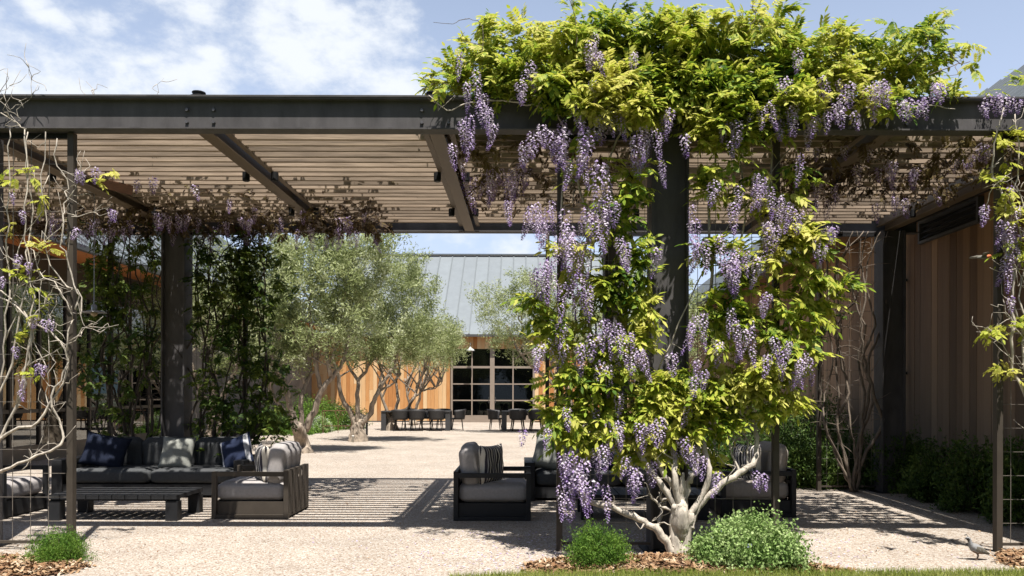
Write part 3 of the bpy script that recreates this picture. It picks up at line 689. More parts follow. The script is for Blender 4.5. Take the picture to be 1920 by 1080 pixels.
def shoots(nodes, per=(4, 7), up=.25, fwd=.35, out=None, size=(.75, 1.15), spread_=.02):
    """leaves fanning out from shoot nodes"""
    pos = []; dirs = []; nr = []; sc_ = []
    for i, c in enumerate(nodes):
        k = rng.integers(per[0], per[1]+1); lean = rng.normal(0, .45, 3)
        for j in range(k):
            d = rng.normal(0, 1, 3); d[2] = d[2]*.55+up; d[1] -= fwd; d = d+lean
            pos.append(np.array(c)+rng.normal(0, spread_, 3)); dirs.append(d)
            nr.append(np.array([0, -.45, 1.])+rng.normal(0, .35, 3)); sc_.append(rng.uniform(*size))
    return np.array(pos), np.array(dirs), np.array(nr), np.array(sc_)
def blob_nodes(blobs, Y, dY, dens=1., keep=None):
    """blobs (px, py, rx, ry, weight[, Y]) in photo pixels at the vine's real distance"""
    out = []
    for b in blobs:
        px, py, rx, ry, w = b[:5]; y0 = b[5] if len(b) > 5 else Y; dy = b[6] if len(b) > 6 else dY
        n = max(2, int(rx*ry*w*dens/170))
        for _ in range(n):
            while True:
                a = rng.uniform(-1, 1, 3)
                if (a*a).sum() < 1 and not (keep and keep(px+a[0]*rx, py+a[2]*ry)): break
            y = y0+a[1]*dy; q = P(px+a[0]*rx, py+a[2]*ry, y0); out.append((q.x, y, q.z))
    return out
def put_racemes(par, lst, Y, dY, cap=300):
    for k, it in enumerate(lst[:cap]):
        px, py, ln = it[:3]; y = (it[3] if len(it) > 3 else Y)+random.uniform(-dY, dY)
        q = P(px, py, y); L_ = ln*y/F; m = min(range(8), key=lambda i: abs(RLEN[i]-L_)+random.random()*.06)
        s = L_/RLEN[m]; s = min(max(s, .75), 1.45)
        link('flower_cluster', RAC[m], par, q-par.location, (random.gauss(0, .10), random.gauss(0, .10), random.uniform(0, 6.28)), (s*random.uniform(.72, 1.0), s*random.uniform(.72, 1.0), s))
def stems(par, paths, Y, mname, name='branch', sub=4, wig=.006, twigs=0, jit=.06, tw_len=(.1, .35), twist=True):
    """paths: ([(px,py[,dy])...], r0, r1); each path is one branch mesh"""
    for pts, r0, r1 in paths:
        w = [P(p[0], p[1], Y)+Vector((0, p[2] if len(p) > 2 else 0, 0)) for p in pts]
        w = [q+Vector((0, random.gauss(0, .02), 0)) if i else q for i, q in enumerate(w)]
        sp = smooth_path(w, sub, wig); mb = MB(); rad = [x*random.uniform(.9, 1.12) for x in lerp(r0, r1, len(sp))]
        mb.tube(sp, rad, 8 if r0 > .02 else 6, jit=jit)
        for _ in range(twigs):
            i = random.randrange(1, len(sp)-1); d = Vector((random.gauss(0, 1), random.gauss(-.2, .5), random.gauss(.3, .8))).normalized(); L_ = random.uniform(*tw_len)
            q = [sp[i], sp[i]+d*L_*.35, sp[i]+d*L_*.7+Vector((random.gauss(0, .03), 0, random.gauss(0, .03))), sp[i]+d*L_+Vector((random.gauss(0, .05), 0, random.gauss(.03, .05)))]
            tr = max(.0035, rad[i]*.45); mb.tube(smooth_path(q, 2), lerp(tr, .0018, 7), 5)
        mb.build(name, M[mname], par, True)

# ---------------------------------------------------------------- flowering wisteria on the central column
def wisteria_main():
    Y = 7.25
    w = thing('wisteria', 'big flowering wisteria with pale multi-stemmed trunk climbing the central steel column', 'vine', tuple(P(1278, 1045, Y)*Vector((1, 1, 0)) if False else (P(1278, 1045, Y).x, Y, 0)))
    trunk = [(1279, 1053), (1278, 1030), (1277, 1000), (1276, 965), (1276, 945)]
    stems(w, [(trunk, .092, .070), ([(1276, 952), (1277, 934), (1279, 908), (1280, 885)], .066, .012), ([(1280, 1052), (1286, 1015), (1291, 985), (1296, 960)], .068, .03), ([(1272, 1052), (1267, 1010), (1265, 975), (1266, 945)], .068, .028)], Y, 'bark_w', 'trunk', 4, .004, 0, .05)
    limbs = [([(1262, 1048), (1252, 1018), (1228, 990), (1200, 974), (1150, 952), (1102, 936), (1086, 900), (1076, 850), (1068, 760)], .052, .018),
             ([(1236, 988, .05), (1248, 965, .12), (1256, 945, .2)], .026, .014),
             ([(1277, 968), (1252, 925), (1228, 893), (1206, 862), (1190, 830), (1150, 770), (1120, 690), (1108, 600), (1092, 500), (1108, 400), (1082, 300), (1098, 215)], .040, .012),
             ([(1276, 958), (1266, 915), (1244, 886), (1232, 850), (1196, 770), (1180, 650), (1152, 550), (1168, 420), (1142, 300), (1178, 220)], .036, .012),
             ([(1274, 955), (1264, 892), (1268, 852), (1250, 818), (1244, 770), (1225, 700), (1205, 610), (1212, 520), (1190, 430)], .040, .010),
             ([(1284, 955), (1290, 908), (1302, 885), (1310, 850), (1322, 808), (1340, 760), (1392, 690), (1400, 600), (1388, 500), (1410, 400), (1400, 280)], .040, .010),
             ([(1290, 968), (1318, 930), (1330, 880), (1325, 830), (1332, 770), (1346, 690), (1336, 600), (1346, 500), (1338, 400), (1352, 300), (1340, 220)], .036, .011),
             ([(1296, 990), (1312, 950), (1346, 914), (1386, 886), (1418, 864), (1426, 820), (1420, 750), (1440, 650), (1456, 560), (1450, 450), (1462, 330), (1450, 230)], .042, .011),
             ([(1262, 958), (1236, 946), (1216, 924)], .022, .010),
             ([(1068, 760), (1058, 640), (1062, 500), (1055, 380), (1062, 260), (1045, 200)], .016, .010),
             ([(1386, 885), (1375, 840), (1372, 790)], .014, .008), ([(1404, 872), (1410, 830), (1405, 800)], .012, .006),
             ([(1045, 200), (1000, 192), (940, 180), (880, 186), (835, 200), (800, 172)], .012, .005),
             ([(1450, 230), (1520, 205), (1620, 192), (1720, 186), (1800, 196)], .012, .006),
             ([(1100, 215), (1180, 150), (1280, 130), (1380, 120), (1480, 140), (1600, 150)], .014, .006),
             ([(1240, 700), (1300, 560), (1370, 420), (1440, 330), (1500, 260)], .009, .006)]
    limbs = [([(q[0], q[1], (q[2] if len(q) > 2 else 0)+(.24*min(1, max(0, (880-q[1])/90)) if q[1] > 240 else .1)) for q in p_], a*.8, b*.7) for p_, a, b in limbs]
    stems(w, limbs, Y, 'bark_w', 'branch', 4, .006, 6, .06, (.08, .22))
    sprigs = [([(1080, 90), (1078, 50), (1072, 5)], .005, .003), ([(900, 110), (905, 60), (890, 40), (870, 35)], .004, .002), ([(1700, 120), (1730, 90), (1752, 45)], .005, .003),
              ([(1740, 140), (1780, 125), (1815, 115)], .005, .003), ([(1400, 60), (1415, 30), (1405, 10)], .004, .002), ([(840, 160), (815, 155), (788, 172)], .004, .002)]
    stems(w, sprigs, Y, 'bark_d', 'shoot', 4, .004, 2)
    top = [(905, 85, 35, 45, 1.3), (900, 140, 60, 45, 1.1), (845, 150, 35, 28, .9), (985, 120, 70, 60, 1.6), (1075, 105, 70, 60, 1.7), (1155, 95, 70, 60, 1.9), (1240, 90, 75, 60, 2.1), (1330, 85, 75, 58, 2.1),
           (1420, 95, 70, 62, 2.0), (1500, 115, 60, 60, 1.8), (1560, 130, 55, 60, 1.5), (1625, 135, 55, 45, 1.4), (1690, 125, 55, 50, 1.4), (1735, 85, 35, 45, 1.0), (1785, 120, 32, 22, .9),
           (1075, 22, 18, 22, 1.2), (1400, 48, 25, 18, 1.), (1752, 52, 16, 16, .8), (1640, 85, 30, 25, .8), (900, 45, 20, 15, .9), (805, 165, 14, 10, 1.1), (840, 195, 22, 12, 1.),
           (1150, 190, 95, 45, 1.6, 7.2, .14), (1290, 178, 100, 55, 1.9, 7.36, .08), (1410, 200, 85, 60, 1.6, 7.25, .12), (1360, 245, 55, 36, 1.1, 7.3, .08), (1500, 195, 55, 40, .9, 7.2, .12), (1040, 170, 50, 40, 1.2, 7.25, .15),
           (1640, 185, 80, 20, .9, 7.3, .12), (1780, 175, 50, 14, .8, 7.5, .2)]
    top = [b if len(b) > 5 else (*b, 7.75, .55) for b in top]
    top += [(px, py, 70, 40, 1.2, y, .5) for px, py, y in ((960, 170, 8.7), (1080, 160, 9.2), (1200, 165, 8.8), (1330, 160, 9.3), (1450, 165, 8.9), (1560, 170, 9.0), (1680, 185, 8.8), (1140, 190, 10.6), (1300, 195, 10.4))]
    body = [(1100, 300, 48, 50, .7), (1185, 335, 36, 50, .9), (1155, 400, 60, 50, .9), (1205, 490, 45, 45, 1.3), (1120, 510, 60, 50, .8), (1160, 560, 75, 42, 1.3), (1225, 590, 42, 26, 1.3), (1010, 600, 42, 38, 1.5),
            (1075, 640, 60, 50, 1.0), (1185, 650, 45, 50, 1.2), (1060, 700, 45, 30, 1.1), (1085, 770, 70, 55, 1.5), (1055, 790, 40, 35, 1.3), (1120, 715, 65, 55, 1.2), (1160, 800, 70, 60, 1.3), (1095, 835, 50, 30, 1.),
            (1225, 735, 45, 42, 1.8), (1275, 735, 80, 42, 2.0), (1310, 790, 95, 36, 1.9), (1235, 800, 60, 45, 1.4), (1335, 745, 60, 40, 1.6), (1235, 840, 45, 25, .9),
            (1322, 320, 36, 70, .8), (1330, 460, 38, 36, 1.0), (1400, 490, 60, 36, 1.2), (1475, 450, 60, 55, 1.3), (1535, 520, 50, 30, 1.5), (1500, 565, 62, 30, 1.3), (1365, 560, 55, 45, 1.0), (1440, 600, 70, 34, 1.3),
            (1325, 600, 30, 40, .8), (1495, 640, 50, 32, 1.2), (1440, 695, 70, 45, 1.5), (1395, 735, 70, 50, 1.6), (1490, 758, 40, 22, 1.4), (1520, 435, 50, 34, 1.2), (1440, 390, 60, 45, .9), (1500, 340, 40, 40, .6), (1395, 320, 40, 40, .6),
            (1355, 650, 45, 40, .8), (1345, 860, 26, 26, .7), (1050, 460, 36, 36, .6), (1000, 560, 20, 12, 1.)]
    top += [(x, 150+random.uniform(-14, 14), 75, 42, 1.3, 7.42, .16) for x in range(960, 1600, 80)]
    a = shoots(blob_nodes(top, Y, .3, 1.55), (4, 7), .35, .3, size=(.6, .98)); b = shoots(blob_nodes(body, 7.38, .11, .78, lambda x, y: 1212 < x < 1318 and 255 < y < 680), (3, 6), .05, .55)
    put_leaves(w, *[np.concatenate([x, y]) for x, y in zip(a, b)], 'leaf', 300)
    fl = [(1108, 75, 55), (1120, 95, 50), (890, 128, 75), (872, 150, 60), (985, 128, 62), (975, 150, 50), (866, 222, 62), (880, 212, 70), (915, 200, 62), (900, 190, 50), (1000, 245, 55), (1030, 240, 66), (1015, 230, 50),
          (1075, 190, 70), (1092, 225, 120), (1105, 250, 90), (1140, 188, 72), (1160, 200, 66), (1128, 205, 60), (1200, 235, 75), (1215, 232, 80), (1230, 240, 64), (1190, 250, 55), (1255, 200, 55), (1122, 295, 115), (1090, 290, 70), (1062, 235, 90), (1048, 250, 70),
          (1008, 375, 75), (1030, 385, 85), (995, 380, 66), (1015, 400, 60), (1108, 395, 85), (1098, 385, 70), (1150, 372, 55), (1135, 390, 50), (1066, 415, 100), (1050, 438, 80), (1090, 450, 75), (1075, 430, 80), (1020, 485, 85), (1008, 498, 65), (1032, 500, 66),
          (1058, 525, 85), (1080, 508, 85), (1070, 530, 70), (1160, 440, 75), (1172, 450, 60), (1100, 530, 66), (1095, 545, 60), (1145, 600, 75), (1166, 612, 85), (1130, 595, 66), (1155, 600, 70), (1015, 640, 60), (1005, 650, 50), (1060, 640, 66), (1090, 640, 66), (1128, 670, 80), (1140, 680, 66), (1200, 650, 45), (1192, 655, 50),
          (1140, 785, 66), (1158, 785, 55), (1118, 835, 66), (1130, 830, 55), (1196, 880, 66), (1190, 870, 60), (1050, 905, 72), (1075, 870, 100), (1092, 890, 80), (1064, 890, 85), (1082, 850, 70), (1058, 860, 60), (1210, 785, 66), (1238, 778, 55), (1225, 790, 50), (1280, 815, 55), (1295, 830, 45), (1030, 800, 45), (1062, 760, 50),
          (1380, 222, 55), (1370, 215, 45), (1440, 186, 62), (1455, 195, 66), (1428, 195, 50), (1490, 185, 72), (1480, 195, 60), (1575, 198, 42), (1568, 190, 36), (1500, 285, 66), (1430, 325, 66), (1440, 345, 75), (1425, 340, 60), (1340, 335, 55), (1300, 435, 80), (1320, 445, 70), (1310, 450, 60), (1350, 435, 75), (1370, 465, 95), (1385, 475, 80), (1400, 465, 55), (1420, 475, 66), (1360, 480, 70), (1375, 490, 60), (1440, 415, 55), (1455, 420, 50), (1480, 380, 60), (1495, 390, 50),
          (1305, 585, 85), (1298, 600, 60), (1350, 635, 55), (1380, 595, 80), (1408, 595, 95), (1398, 610, 70), (1470, 650, 55), (1510, 655, 66), (1495, 675, 55), (1502, 665, 60), (1440, 660, 50), (1462, 670, 45), (1300, 700, 50), (1320, 690, 45), (1350, 880, 55), (1420, 880, 35), (1432, 884, 36), (1440, 545, 50), (1530, 440, 45), (1545, 455, 40), (1560, 420, 36),
          (1540, 140, 55), (1590, 150, 50), (1655, 145, 60), (1640, 150, 50), (1660, 160, 45), (1470, 140, 55), (1690, 182, 42), (1705, 180, 42), (1722, 184, 36), (1755, 150, 42), (1770, 155, 38), (1520, 215, 45), (1550, 205, 45), (1600, 205, 40)]
    extra = [(x+random.gauss(0, 24), y+random.gauss(0, 28), l*random.uniform(.7, 1.), 7.2) for x, y, l in random.sample(fl, 115)]
    hang = [(random.uniform(865, 1000), random.uniform(255, 330), random.uniform(60, 90), random.uniform(8.2, 10.5)) for _ in range(26)]
    put_racemes(w, fl+extra+hang, 7.12, .07)
    return w
wisteria_main()

# ---------------------------------------------------------------- bare vine on the left trellis
def wisteria_left():
    Y = 7.42
    w = thing('wisteria', 'mostly bare pale vine with twisted branches on the left-edge trellis', 'vine', (P(-40, 1000, Y).x, Y, 0))
    paths = [([(-60, 1040), (-50, 960), (-30, 900), (10, 885), (60, 868), (112, 838), (118, 810), (98, 745), (124, 700), (120, 645), (132, 602)], .032, .009),
             ([(-60, 980), (-20, 860), (30, 765), (46, 700), (60, 640), (40, 582), (-20, 540)], .026, .014),
             ([(-40, 930), (-10, 832), (60, 800), (95, 760), (120, 700), (110, 640), (60, 600), (0, 556), (-20, 530)], .024, .012),
             ([(0, 725), (6, 650), (20, 560), (10, 480), (18, 400), (12, 300), (15, 240)], .013, .009),
             ([(-10, 760), (20, 680), (40, 600), (55, 500), (48, 420), (50, 330), (45, 245)], .015, .010),
             ([(30, 760), (55, 650), (60, 560), (50, 480), (58, 400), (46, 320), (52, 250)], .012, .009),
             ([(150, 592), (146, 560), (112, 530), (85, 480), (83, 420), (80, 330), (86, 250)], .012, .009),
             ([(140, 582), (146, 548), (130, 500), (118, 460), (125, 420), (118, 385), (122, 352), (110, 312), (106, 262)], .013, .009),
             ([(45, 500), (90, 520), (128, 566), (134, 602)], .010, .007), ([(50, 690), (118, 652), (165, 617), (188, 625)], .009, .004),
             ([(60, 600), (85, 560), (110, 545), (130, 575)], .009, .006), ([(20, 570), (60, 500), (100, 440), (130, 420)], .008, .005),
             ([(132, 640), (160, 615), (172, 608)], .008, .004), ([(132, 352), (150, 330), (160, 322)], .007, .004), ([(128, 372), (145, 340), (152, 320)], .007, .003),
             ([(133, 408), (160, 398), (205, 392)], .007, .003), ([(0, 214), (32, 232), (52, 246)], .009, .006), ([(34, 228), (32, 208), (48, 178), (72, 164)], .007, .003), ([(57, 186), (54, 150), (56, 128)], .005, .002),
             ([(0, 190), (12, 172), (20, 160)], .005, .002), ([(258, 186, .3), (262, 150, .3), (278, 124, .3)], .005, .002), ([(130, 186, .3), (136, 160, .3), (145, 150, .3)], .004, .002),
             ([(10, 640), (40, 560), (30, 470), (70, 400), (88, 330)], .009, .006), ([(90, 700), (60, 640), (80, 560), (60, 470)], .008, .006),
             ([(110, 790), (80, 740), (100, 680), (90, 620), (105, 560)], .008, .004), ([(40, 885), (70, 850), (90, 830)], .008, .004), ([(70, 600), (100, 610), (125, 640)], .007, .005)]
    stems(w, [(p, a*.62, b*.55) for p, a, b in paths], Y, 'bark_w', 'branch', 3, .013, 5, .14, (.06, .2))
    bl = [(15, 330, 18, 25, 2.), (60, 330, 16, 14, 1.2), (190, 312, 24, 16, 1.3), (165, 345, 18, 10, 1.2), (10, 430, 16, 22, 1.6), (70, 375, 12, 10, 1.1), (80, 465, 22, 10, 1.4), (25, 520, 22, 10, 1.3), (65, 525, 12, 18, 1.2), (35, 625, 14, 12, 1.2), (70, 585, 12, 8, 1.2), (70, 700, 8, 8, 1.5)]
    put_leaves(w, *shoots(blob_nodes(bl, Y, .1, .75), (2, 4), .05, .3, size=(.4, .7)), 'leaf', 300)
    fl = [(22, 362, 26), (42, 395, 28), (148, 318, 28), (180, 315, 32), (150, 325, 20), (205, 392, 20), (212, 394, 24), (145, 428, 28), (35, 478, 26), (30, 488, 22), (52, 492, 20), (5, 520, 24), (65, 595, 26), (80, 600, 26), (95, 598, 22), (28, 650, 26), (72, 682, 26), (80, 685, 22), (40, 732, 24), (42, 712, 18), (285, 332, 34, 8.6), (362, 345, 34, 8.8)]
    put_racemes(w, fl, Y-.03, .04)
wisteria_left()

# ---------------------------------------------------------------- vine on the right-edge post
def wisteria_right():
    Y = 7.42
    w = thing('wisteria', 'thin flowering vine twisting up the brown post at the right edge', 'vine', (P(1935, 1000, Y).x, Y, 0))
    paths = [([(1950, 1040), (1940, 900), (1930, 780), (1905, 690), (1896, 600), (1902, 520), (1890, 450), (1884, 380), (1870, 330), (1862, 270), (1880, 200)], .022, .010),
             ([(1945, 900), (1925, 720), (1918, 620), (1896, 540), (1915, 460), (1900, 380), (1912, 300), (1905, 210)], .016, .008),
             ([(1960, 800), (1935, 640), (1910, 560), (1930, 470), (1920, 380), (1890, 330), (1858, 345), (1846, 390)], .012, .005),
             ([(1902, 690), (1872, 625), (1830, 620)], .006, .003), ([(1925, 640), (1890, 600), (1880, 560)], .007, .004), ([(1930, 560), (1900, 500), (1880, 470)], .007, .004)]
    stems(w, [(p, a*.75, b*.75) for p, a, b in paths], Y, 'bark_w', 'branch', 3, .012, 9, .1, (.08, .25))
    bl = [(1895, 255, 34, 22, 1.2), (1880, 300, 26, 30, .8), (1885, 380, 22, 22, 1.1), (1855, 335, 14, 10, .8), (1905, 440, 20, 34, 1.1), (1840, 622, 12, 7, 1.1), (1905, 480, 18, 16, 1.5), (1870, 612, 14, 8, 1.2), (1905, 610, 18, 18, 1.4), (1908, 700, 14, 26, 1.2), (1865, 690, 8, 8, 1.2), (1880, 355, 16, 10, 1.2),
          (1890, 168, 36, 16, 1.4, 7.9, .4), (1840, 175, 40, 14, 1.2, 7.9, .4)]
    put_leaves(w, *shoots(blob_nodes(bl, Y, .12, 1.3), (2, 5), .05, .3, size=(.45, .75)), 'leaf', 300)
    fl = [(1852, 172, 42), (1868, 170, 46), (1880, 172, 44), (1895, 176, 34), (1910, 182, 30), (1838, 190, 36), (1888, 412, 55), (1876, 405, 62), (1888, 430, 76), (1890, 402, 60), (1898, 430, 55), (1884, 490, 60), (1892, 470, 66), (1902, 455, 45), (1905, 380, 50), (1896, 550, 36), (1845, 380, 45), (1890, 345, 36), (1908, 420, 55)]
    # clusters and leaves of the pergola roof above the right bay, hanging below the slats in the shade
    hang = []
    for _ in range(30):
        px = random.uniform(1520, 1860); Yh = random.uniform(7.8, 10.0); q = 3.96
        hang.append((CX+(px-CX), HY-(random.uniform(3.84, 4.0)-EYE)*F/Yh, random.uniform(24, 46), Yh))
    put_racemes(w, fl+hang, Y-.05, .05)
    nodes = [(random.uniform(2.6, 5.2), random.uniform(7.7, 10.4), random.uniform(4.14, 4.3)) for _ in range(260)]+[(random.uniform(2.9, 5.3), random.uniform(7.7, 10.2), random.uniform(3.86, 4.02)) for _ in range(200)]
    nodes += [(random.uniform(2.6, 5.2), random.uniform(10.2, 12.2), random.uniform(4.14, 4.25)) for _ in range(40)]
    par = thing('wisteria', 'shaded wisteria spread over the slats of the right-hand pergola bay', 'vine', (4.2, 8.6, 4.14))
    put_leaves(par, *shoots(nodes, (2, 4), .0, .0, size=(.45, .75)), 'leaf_rb_shade', 300)
    for k in range(9):
        x0 = random.uniform(2.4, 4.8); y0 = random.uniform(7.7, 9.5)
        MB().tube(smooth_path([(x0, y0, 4.16), (x0+random.uniform(.1, .7), y0+.7, 4.17), (x0+random.uniform(0, 1.), y0+1.5, 4.16), (x0+random.uniform(0, .9), y0+2.3, 4.15)], 4, .02), lerp(.012, .004, 13), 6).build('branch', M['bark_d'], par, True)
wisteria_right()

# ---------------------------------------------------------------- leafy vines at the rear of the pergola
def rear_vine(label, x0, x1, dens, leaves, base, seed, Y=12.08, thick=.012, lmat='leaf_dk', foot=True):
    st = random.getstate(); random.seed(seed)
    w = thing('wisteria', label, 'vine', (base, Y, 0))
    for k in range(dens):
        x = x0+(x1-x0)*(k+random.random())/dens; pts = [(base+random.gauss(0, .05), Y+random.gauss(0, .03), .0), ((base+x)/2+random.gauss(0, .08), Y, .5)]
        z = 1.0
        while z < 3.9: pts.append((x+random.gauss(0, .07), Y+random.gauss(0, .05), z)); z += .5
        pts.append((x+random.gauss(0, .2), Y-.1, 3.92)); sp = smooth_path(pts, 4, .012)
        mb = MB(); rad = lerp(thick*random.uniform(1.2, 2.4), thick*.6, len(sp)); mb.tube(sp, rad, 6, jit=.1)
        for _ in range(7):
            i = random.randrange(4, len(sp)-1); d = Vector((random.gauss(0, 1), random.gauss(-.2, .4), random.gauss(.3, .7))).normalized(); L_ = random.uniform(.15, .5)
            mb.tube(smooth_path([sp[i], sp[i]+d*L_*.5+Vector((0, 0, .03)), sp[i]+d*L_+Vector((random.gauss(0, .06), 0, random.gauss(0, .06)))], 3), lerp(.006, .002, 7), 5)
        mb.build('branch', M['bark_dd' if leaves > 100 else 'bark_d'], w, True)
    if leaves:
        nodes = []
        cl = [(random.uniform(x0-.15, x1+.15), random.uniform(.75, 3.9)) for _ in range(int(leaves/9))]
        for cx, cz in cl:
            for _ in range(9):
                q = (cx+random.gauss(0, .14), Y+random.gauss(0, .13), max(.45, cz+random.gauss(0, .2)))
                if min(abs(q[0]-k) for k in (-5.27, 1.37, 5.54)) > .27: nodes.append(q)
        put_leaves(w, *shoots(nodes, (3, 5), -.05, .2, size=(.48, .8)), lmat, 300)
    random.setstate(st); return w
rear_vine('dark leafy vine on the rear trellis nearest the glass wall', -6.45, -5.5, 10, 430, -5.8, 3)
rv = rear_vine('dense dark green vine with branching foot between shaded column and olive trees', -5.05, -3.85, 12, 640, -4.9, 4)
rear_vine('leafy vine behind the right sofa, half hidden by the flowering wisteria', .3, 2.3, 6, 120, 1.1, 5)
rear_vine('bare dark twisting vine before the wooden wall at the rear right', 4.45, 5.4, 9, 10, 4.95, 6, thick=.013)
def roof_vine():
    w = thing('wisteria', 'shaded wisteria lying over the slats of the left rear pergola bays', 'vine', (-4.2, 11, 4.14))
    nodes = []
    for _ in range(900):
        y = 12.2-abs(random.gauss(0, 1.3)); x = random.uniform(-8.6, -1.9)
        if y < 9.4 and x > -5.0: y += 1.5
        nodes.append((x, min(y, 12.2), random.uniform(4.14, 4.32)))
    nodes += [(random.uniform(-8.2, -2.0), 12.2-abs(random.gauss(0, .8)), random.uniform(3.84, 4.0)) for _ in range(420)]
    nodes += [(random.gauss(-.35, .35), random.uniform(8.2, 11.5), random.uniform(4.14, 4.28)) for _ in range(140)]+[(random.uniform(-.6, 1.1), random.uniform(7.8, 10.5), random.uniform(3.85, 4.02)) for _ in range(90)]
    nodes += [(random.uniform(-8, -5.3), random.uniform(8, 11), random.uniform(4.14, 4.3)) for _ in range(110)]
    nodes += [(random.gauss(-5.0, .6), random.uniform(10.0, 12.2), random.uniform(4.16, 4.4)) for _ in range(300)]
    put_leaves(w, *shoots(nodes, (2, 4), .0, .0, size=(.45, .78)), 'leaf_rb_shade', 300)
    hang = []
    for _ in range(75):
        x = random.uniform(-7.8, -2.0); y = 12.2-abs(random.gauss(0, .9)); z = random.uniform(3.88, 4.03)
        hang.append((CX+x*F/y, HY-(z-EYE)*F/y, random.uniform(22, 40), y))
    for px in (612, 625, 640, 655, 668, 700, 560, 585): hang.append((px, 432+random.uniform(-6, 6), random.uniform(30, 48), 12.15))
    put_racemes(w, hang, 12, .03)
    for k in range(14):
        x0 = random.uniform(-7.8, -3); y0 = random.uniform(10.4, 12); a = random.uniform(-.5, .5)
        MB().tube(smooth_path([(x0, y0, 4.16), (x0+.6, y0+a*.4, 4.18), (x0+1.2, y0+a*.2, 4.16), (x0+1.7, y0+a*.5, 4.17)], 4, .02), lerp(.013, .004, 13), 6).build('branch', M['bark_d'], w, True)
roof_vine()

# ---------------------------------------------------------------- olive trees
def leaf_cloud(centers, per, rad, L, W, bias_up=.3, jitter=.5):
    """small lance leaves in sprigs round each centre; returns verts, quads (diamonds)"""
    c = np.repeat(np.asarray(centers), per, 0); n = len(c)
    pos = c+rng.normal(0, rad, (n, 3)); d = rng.normal(0, 1, (n, 3)); d[:, 2] += bias_up; d /= np.linalg.norm(d, axis=1, keepdims=True)
    s = np.cross(d, rng.normal(0, 1, (n, 3))); s /= np.linalg.norm(s, axis=1, keepdims=True)
    l = L*rng.uniform(.7, 1.3, (n, 1)); w = W*rng.uniform(.7, 1.3, (n, 1))
    v = np.stack([pos, pos+d*l*.5+s*w*.5, pos+d*l, pos+d*l*.5-s*w*.5], 1).reshape(-1, 3)
    return v, np.arange(4*n).reshape(-1, 4)
def olive(label, base_px, Y, limbs, blobs, clumps=26, per=13, L=.11, W=.026, trunk_r=.2, group='olive trees in the courtyard', sub=9):
    S = Y/F; b0 = P(base_px, HY+EYE*F/Y, Y)
    t = thing('olive_tree', label, 'tree', (b0.x, Y, 0), 0, group); mb = MB()
    ends = []
    for pts, r0, r1 in limbs:
        w = [P(p[0], p[1], Y)+Vector((0, p[2] if len(p) > 2 else random.gauss(0, .12) if i > 1 else 0, 0)) for i, p in enumerate(pts)]
        first = not ends
        if first: w.append(w[-1]+(w[-1]-w[-2]).normalized()*r1*1.2)
        sp = smooth_path(w, 5 if first else 4, .012*Y/20); n = len(sp)
        rad = lerp(r0, r1, n)
        if first:
            sp[0] = sp[0]-Vector((0, 0, .06)); rad = [r*(1+.6*max(0, 1-i/(n*.4))**2) for i, r in enumerate(lerp(r0*.72, r1*.62, n))]; rad[-2:] = [r1*.5, r1*.12]
        rad = rad if first else [r*.74 for r in rad]; mb.tube(sp, rad, 11 if first else 9, jit=.08); ends.append(sp)
    cent = []
    for (px, py, rx, ry, ry_d, wgt) in blobs:
        c = P(px, py, Y); n = max(3, int(clumps*wgt*.8))
        for _ in range(n):
            while True:
                a = rng.uniform(-1, 1, 3); q = (a*a).sum()
                if .12 < q < 1: break
            if random.random() < .6: a = a/math.sqrt(q)*random.choice((random.uniform(.7, 1.02), random.uniform(.9, 1.22)))
            cent.append((c.x+a[0]*rx*S, Y+a[1]*ry_d, c.z+a[2]*ry*S))
    cent = np.array(cent)
    # thin twigs reaching into the crown
    for sp in ends[1:]:
        for _ in range(5):
            i = random.randrange(len(sp)//2, len(sp)); k = np.argsort(((cent-np.array(sp[i]))**2).sum(1))[random.randrange(3, 12)] if len(cent) > 12 else 0
            tgt = Vector(cent[k]); mid = (sp[i]+tgt)/2+Vector((random.gauss(0, .08), random.gauss(0, .08), random.gauss(.05, .06)))
            mb.tube(smooth_path([sp[i], mid, tgt], 3), lerp(.028*Y/20, .008, 7), 5)
    mb.build('trunk', M['bark_o'], t, True)
    dirs = rng.normal(0, 1, cent.shape)*np.array([.6, .6, .5])+np.array([0, 0, .75]); tt = rng.uniform(-.5, .9, (len(cent), sub, 1))
    sprigs = (cent[:, None]+dirs[:, None]*tt*.34+rng.normal(0, .085, (len(cent), sub, 3))).reshape(-1, 3)
    v, f = leaf_cloud(sprigs, per, .065, L, W, .35)
    tag(link('crown', mesh_np('crown', v-np.array(t.location), f, M['olive']), t), None, None, None, 'stuff')
    return t
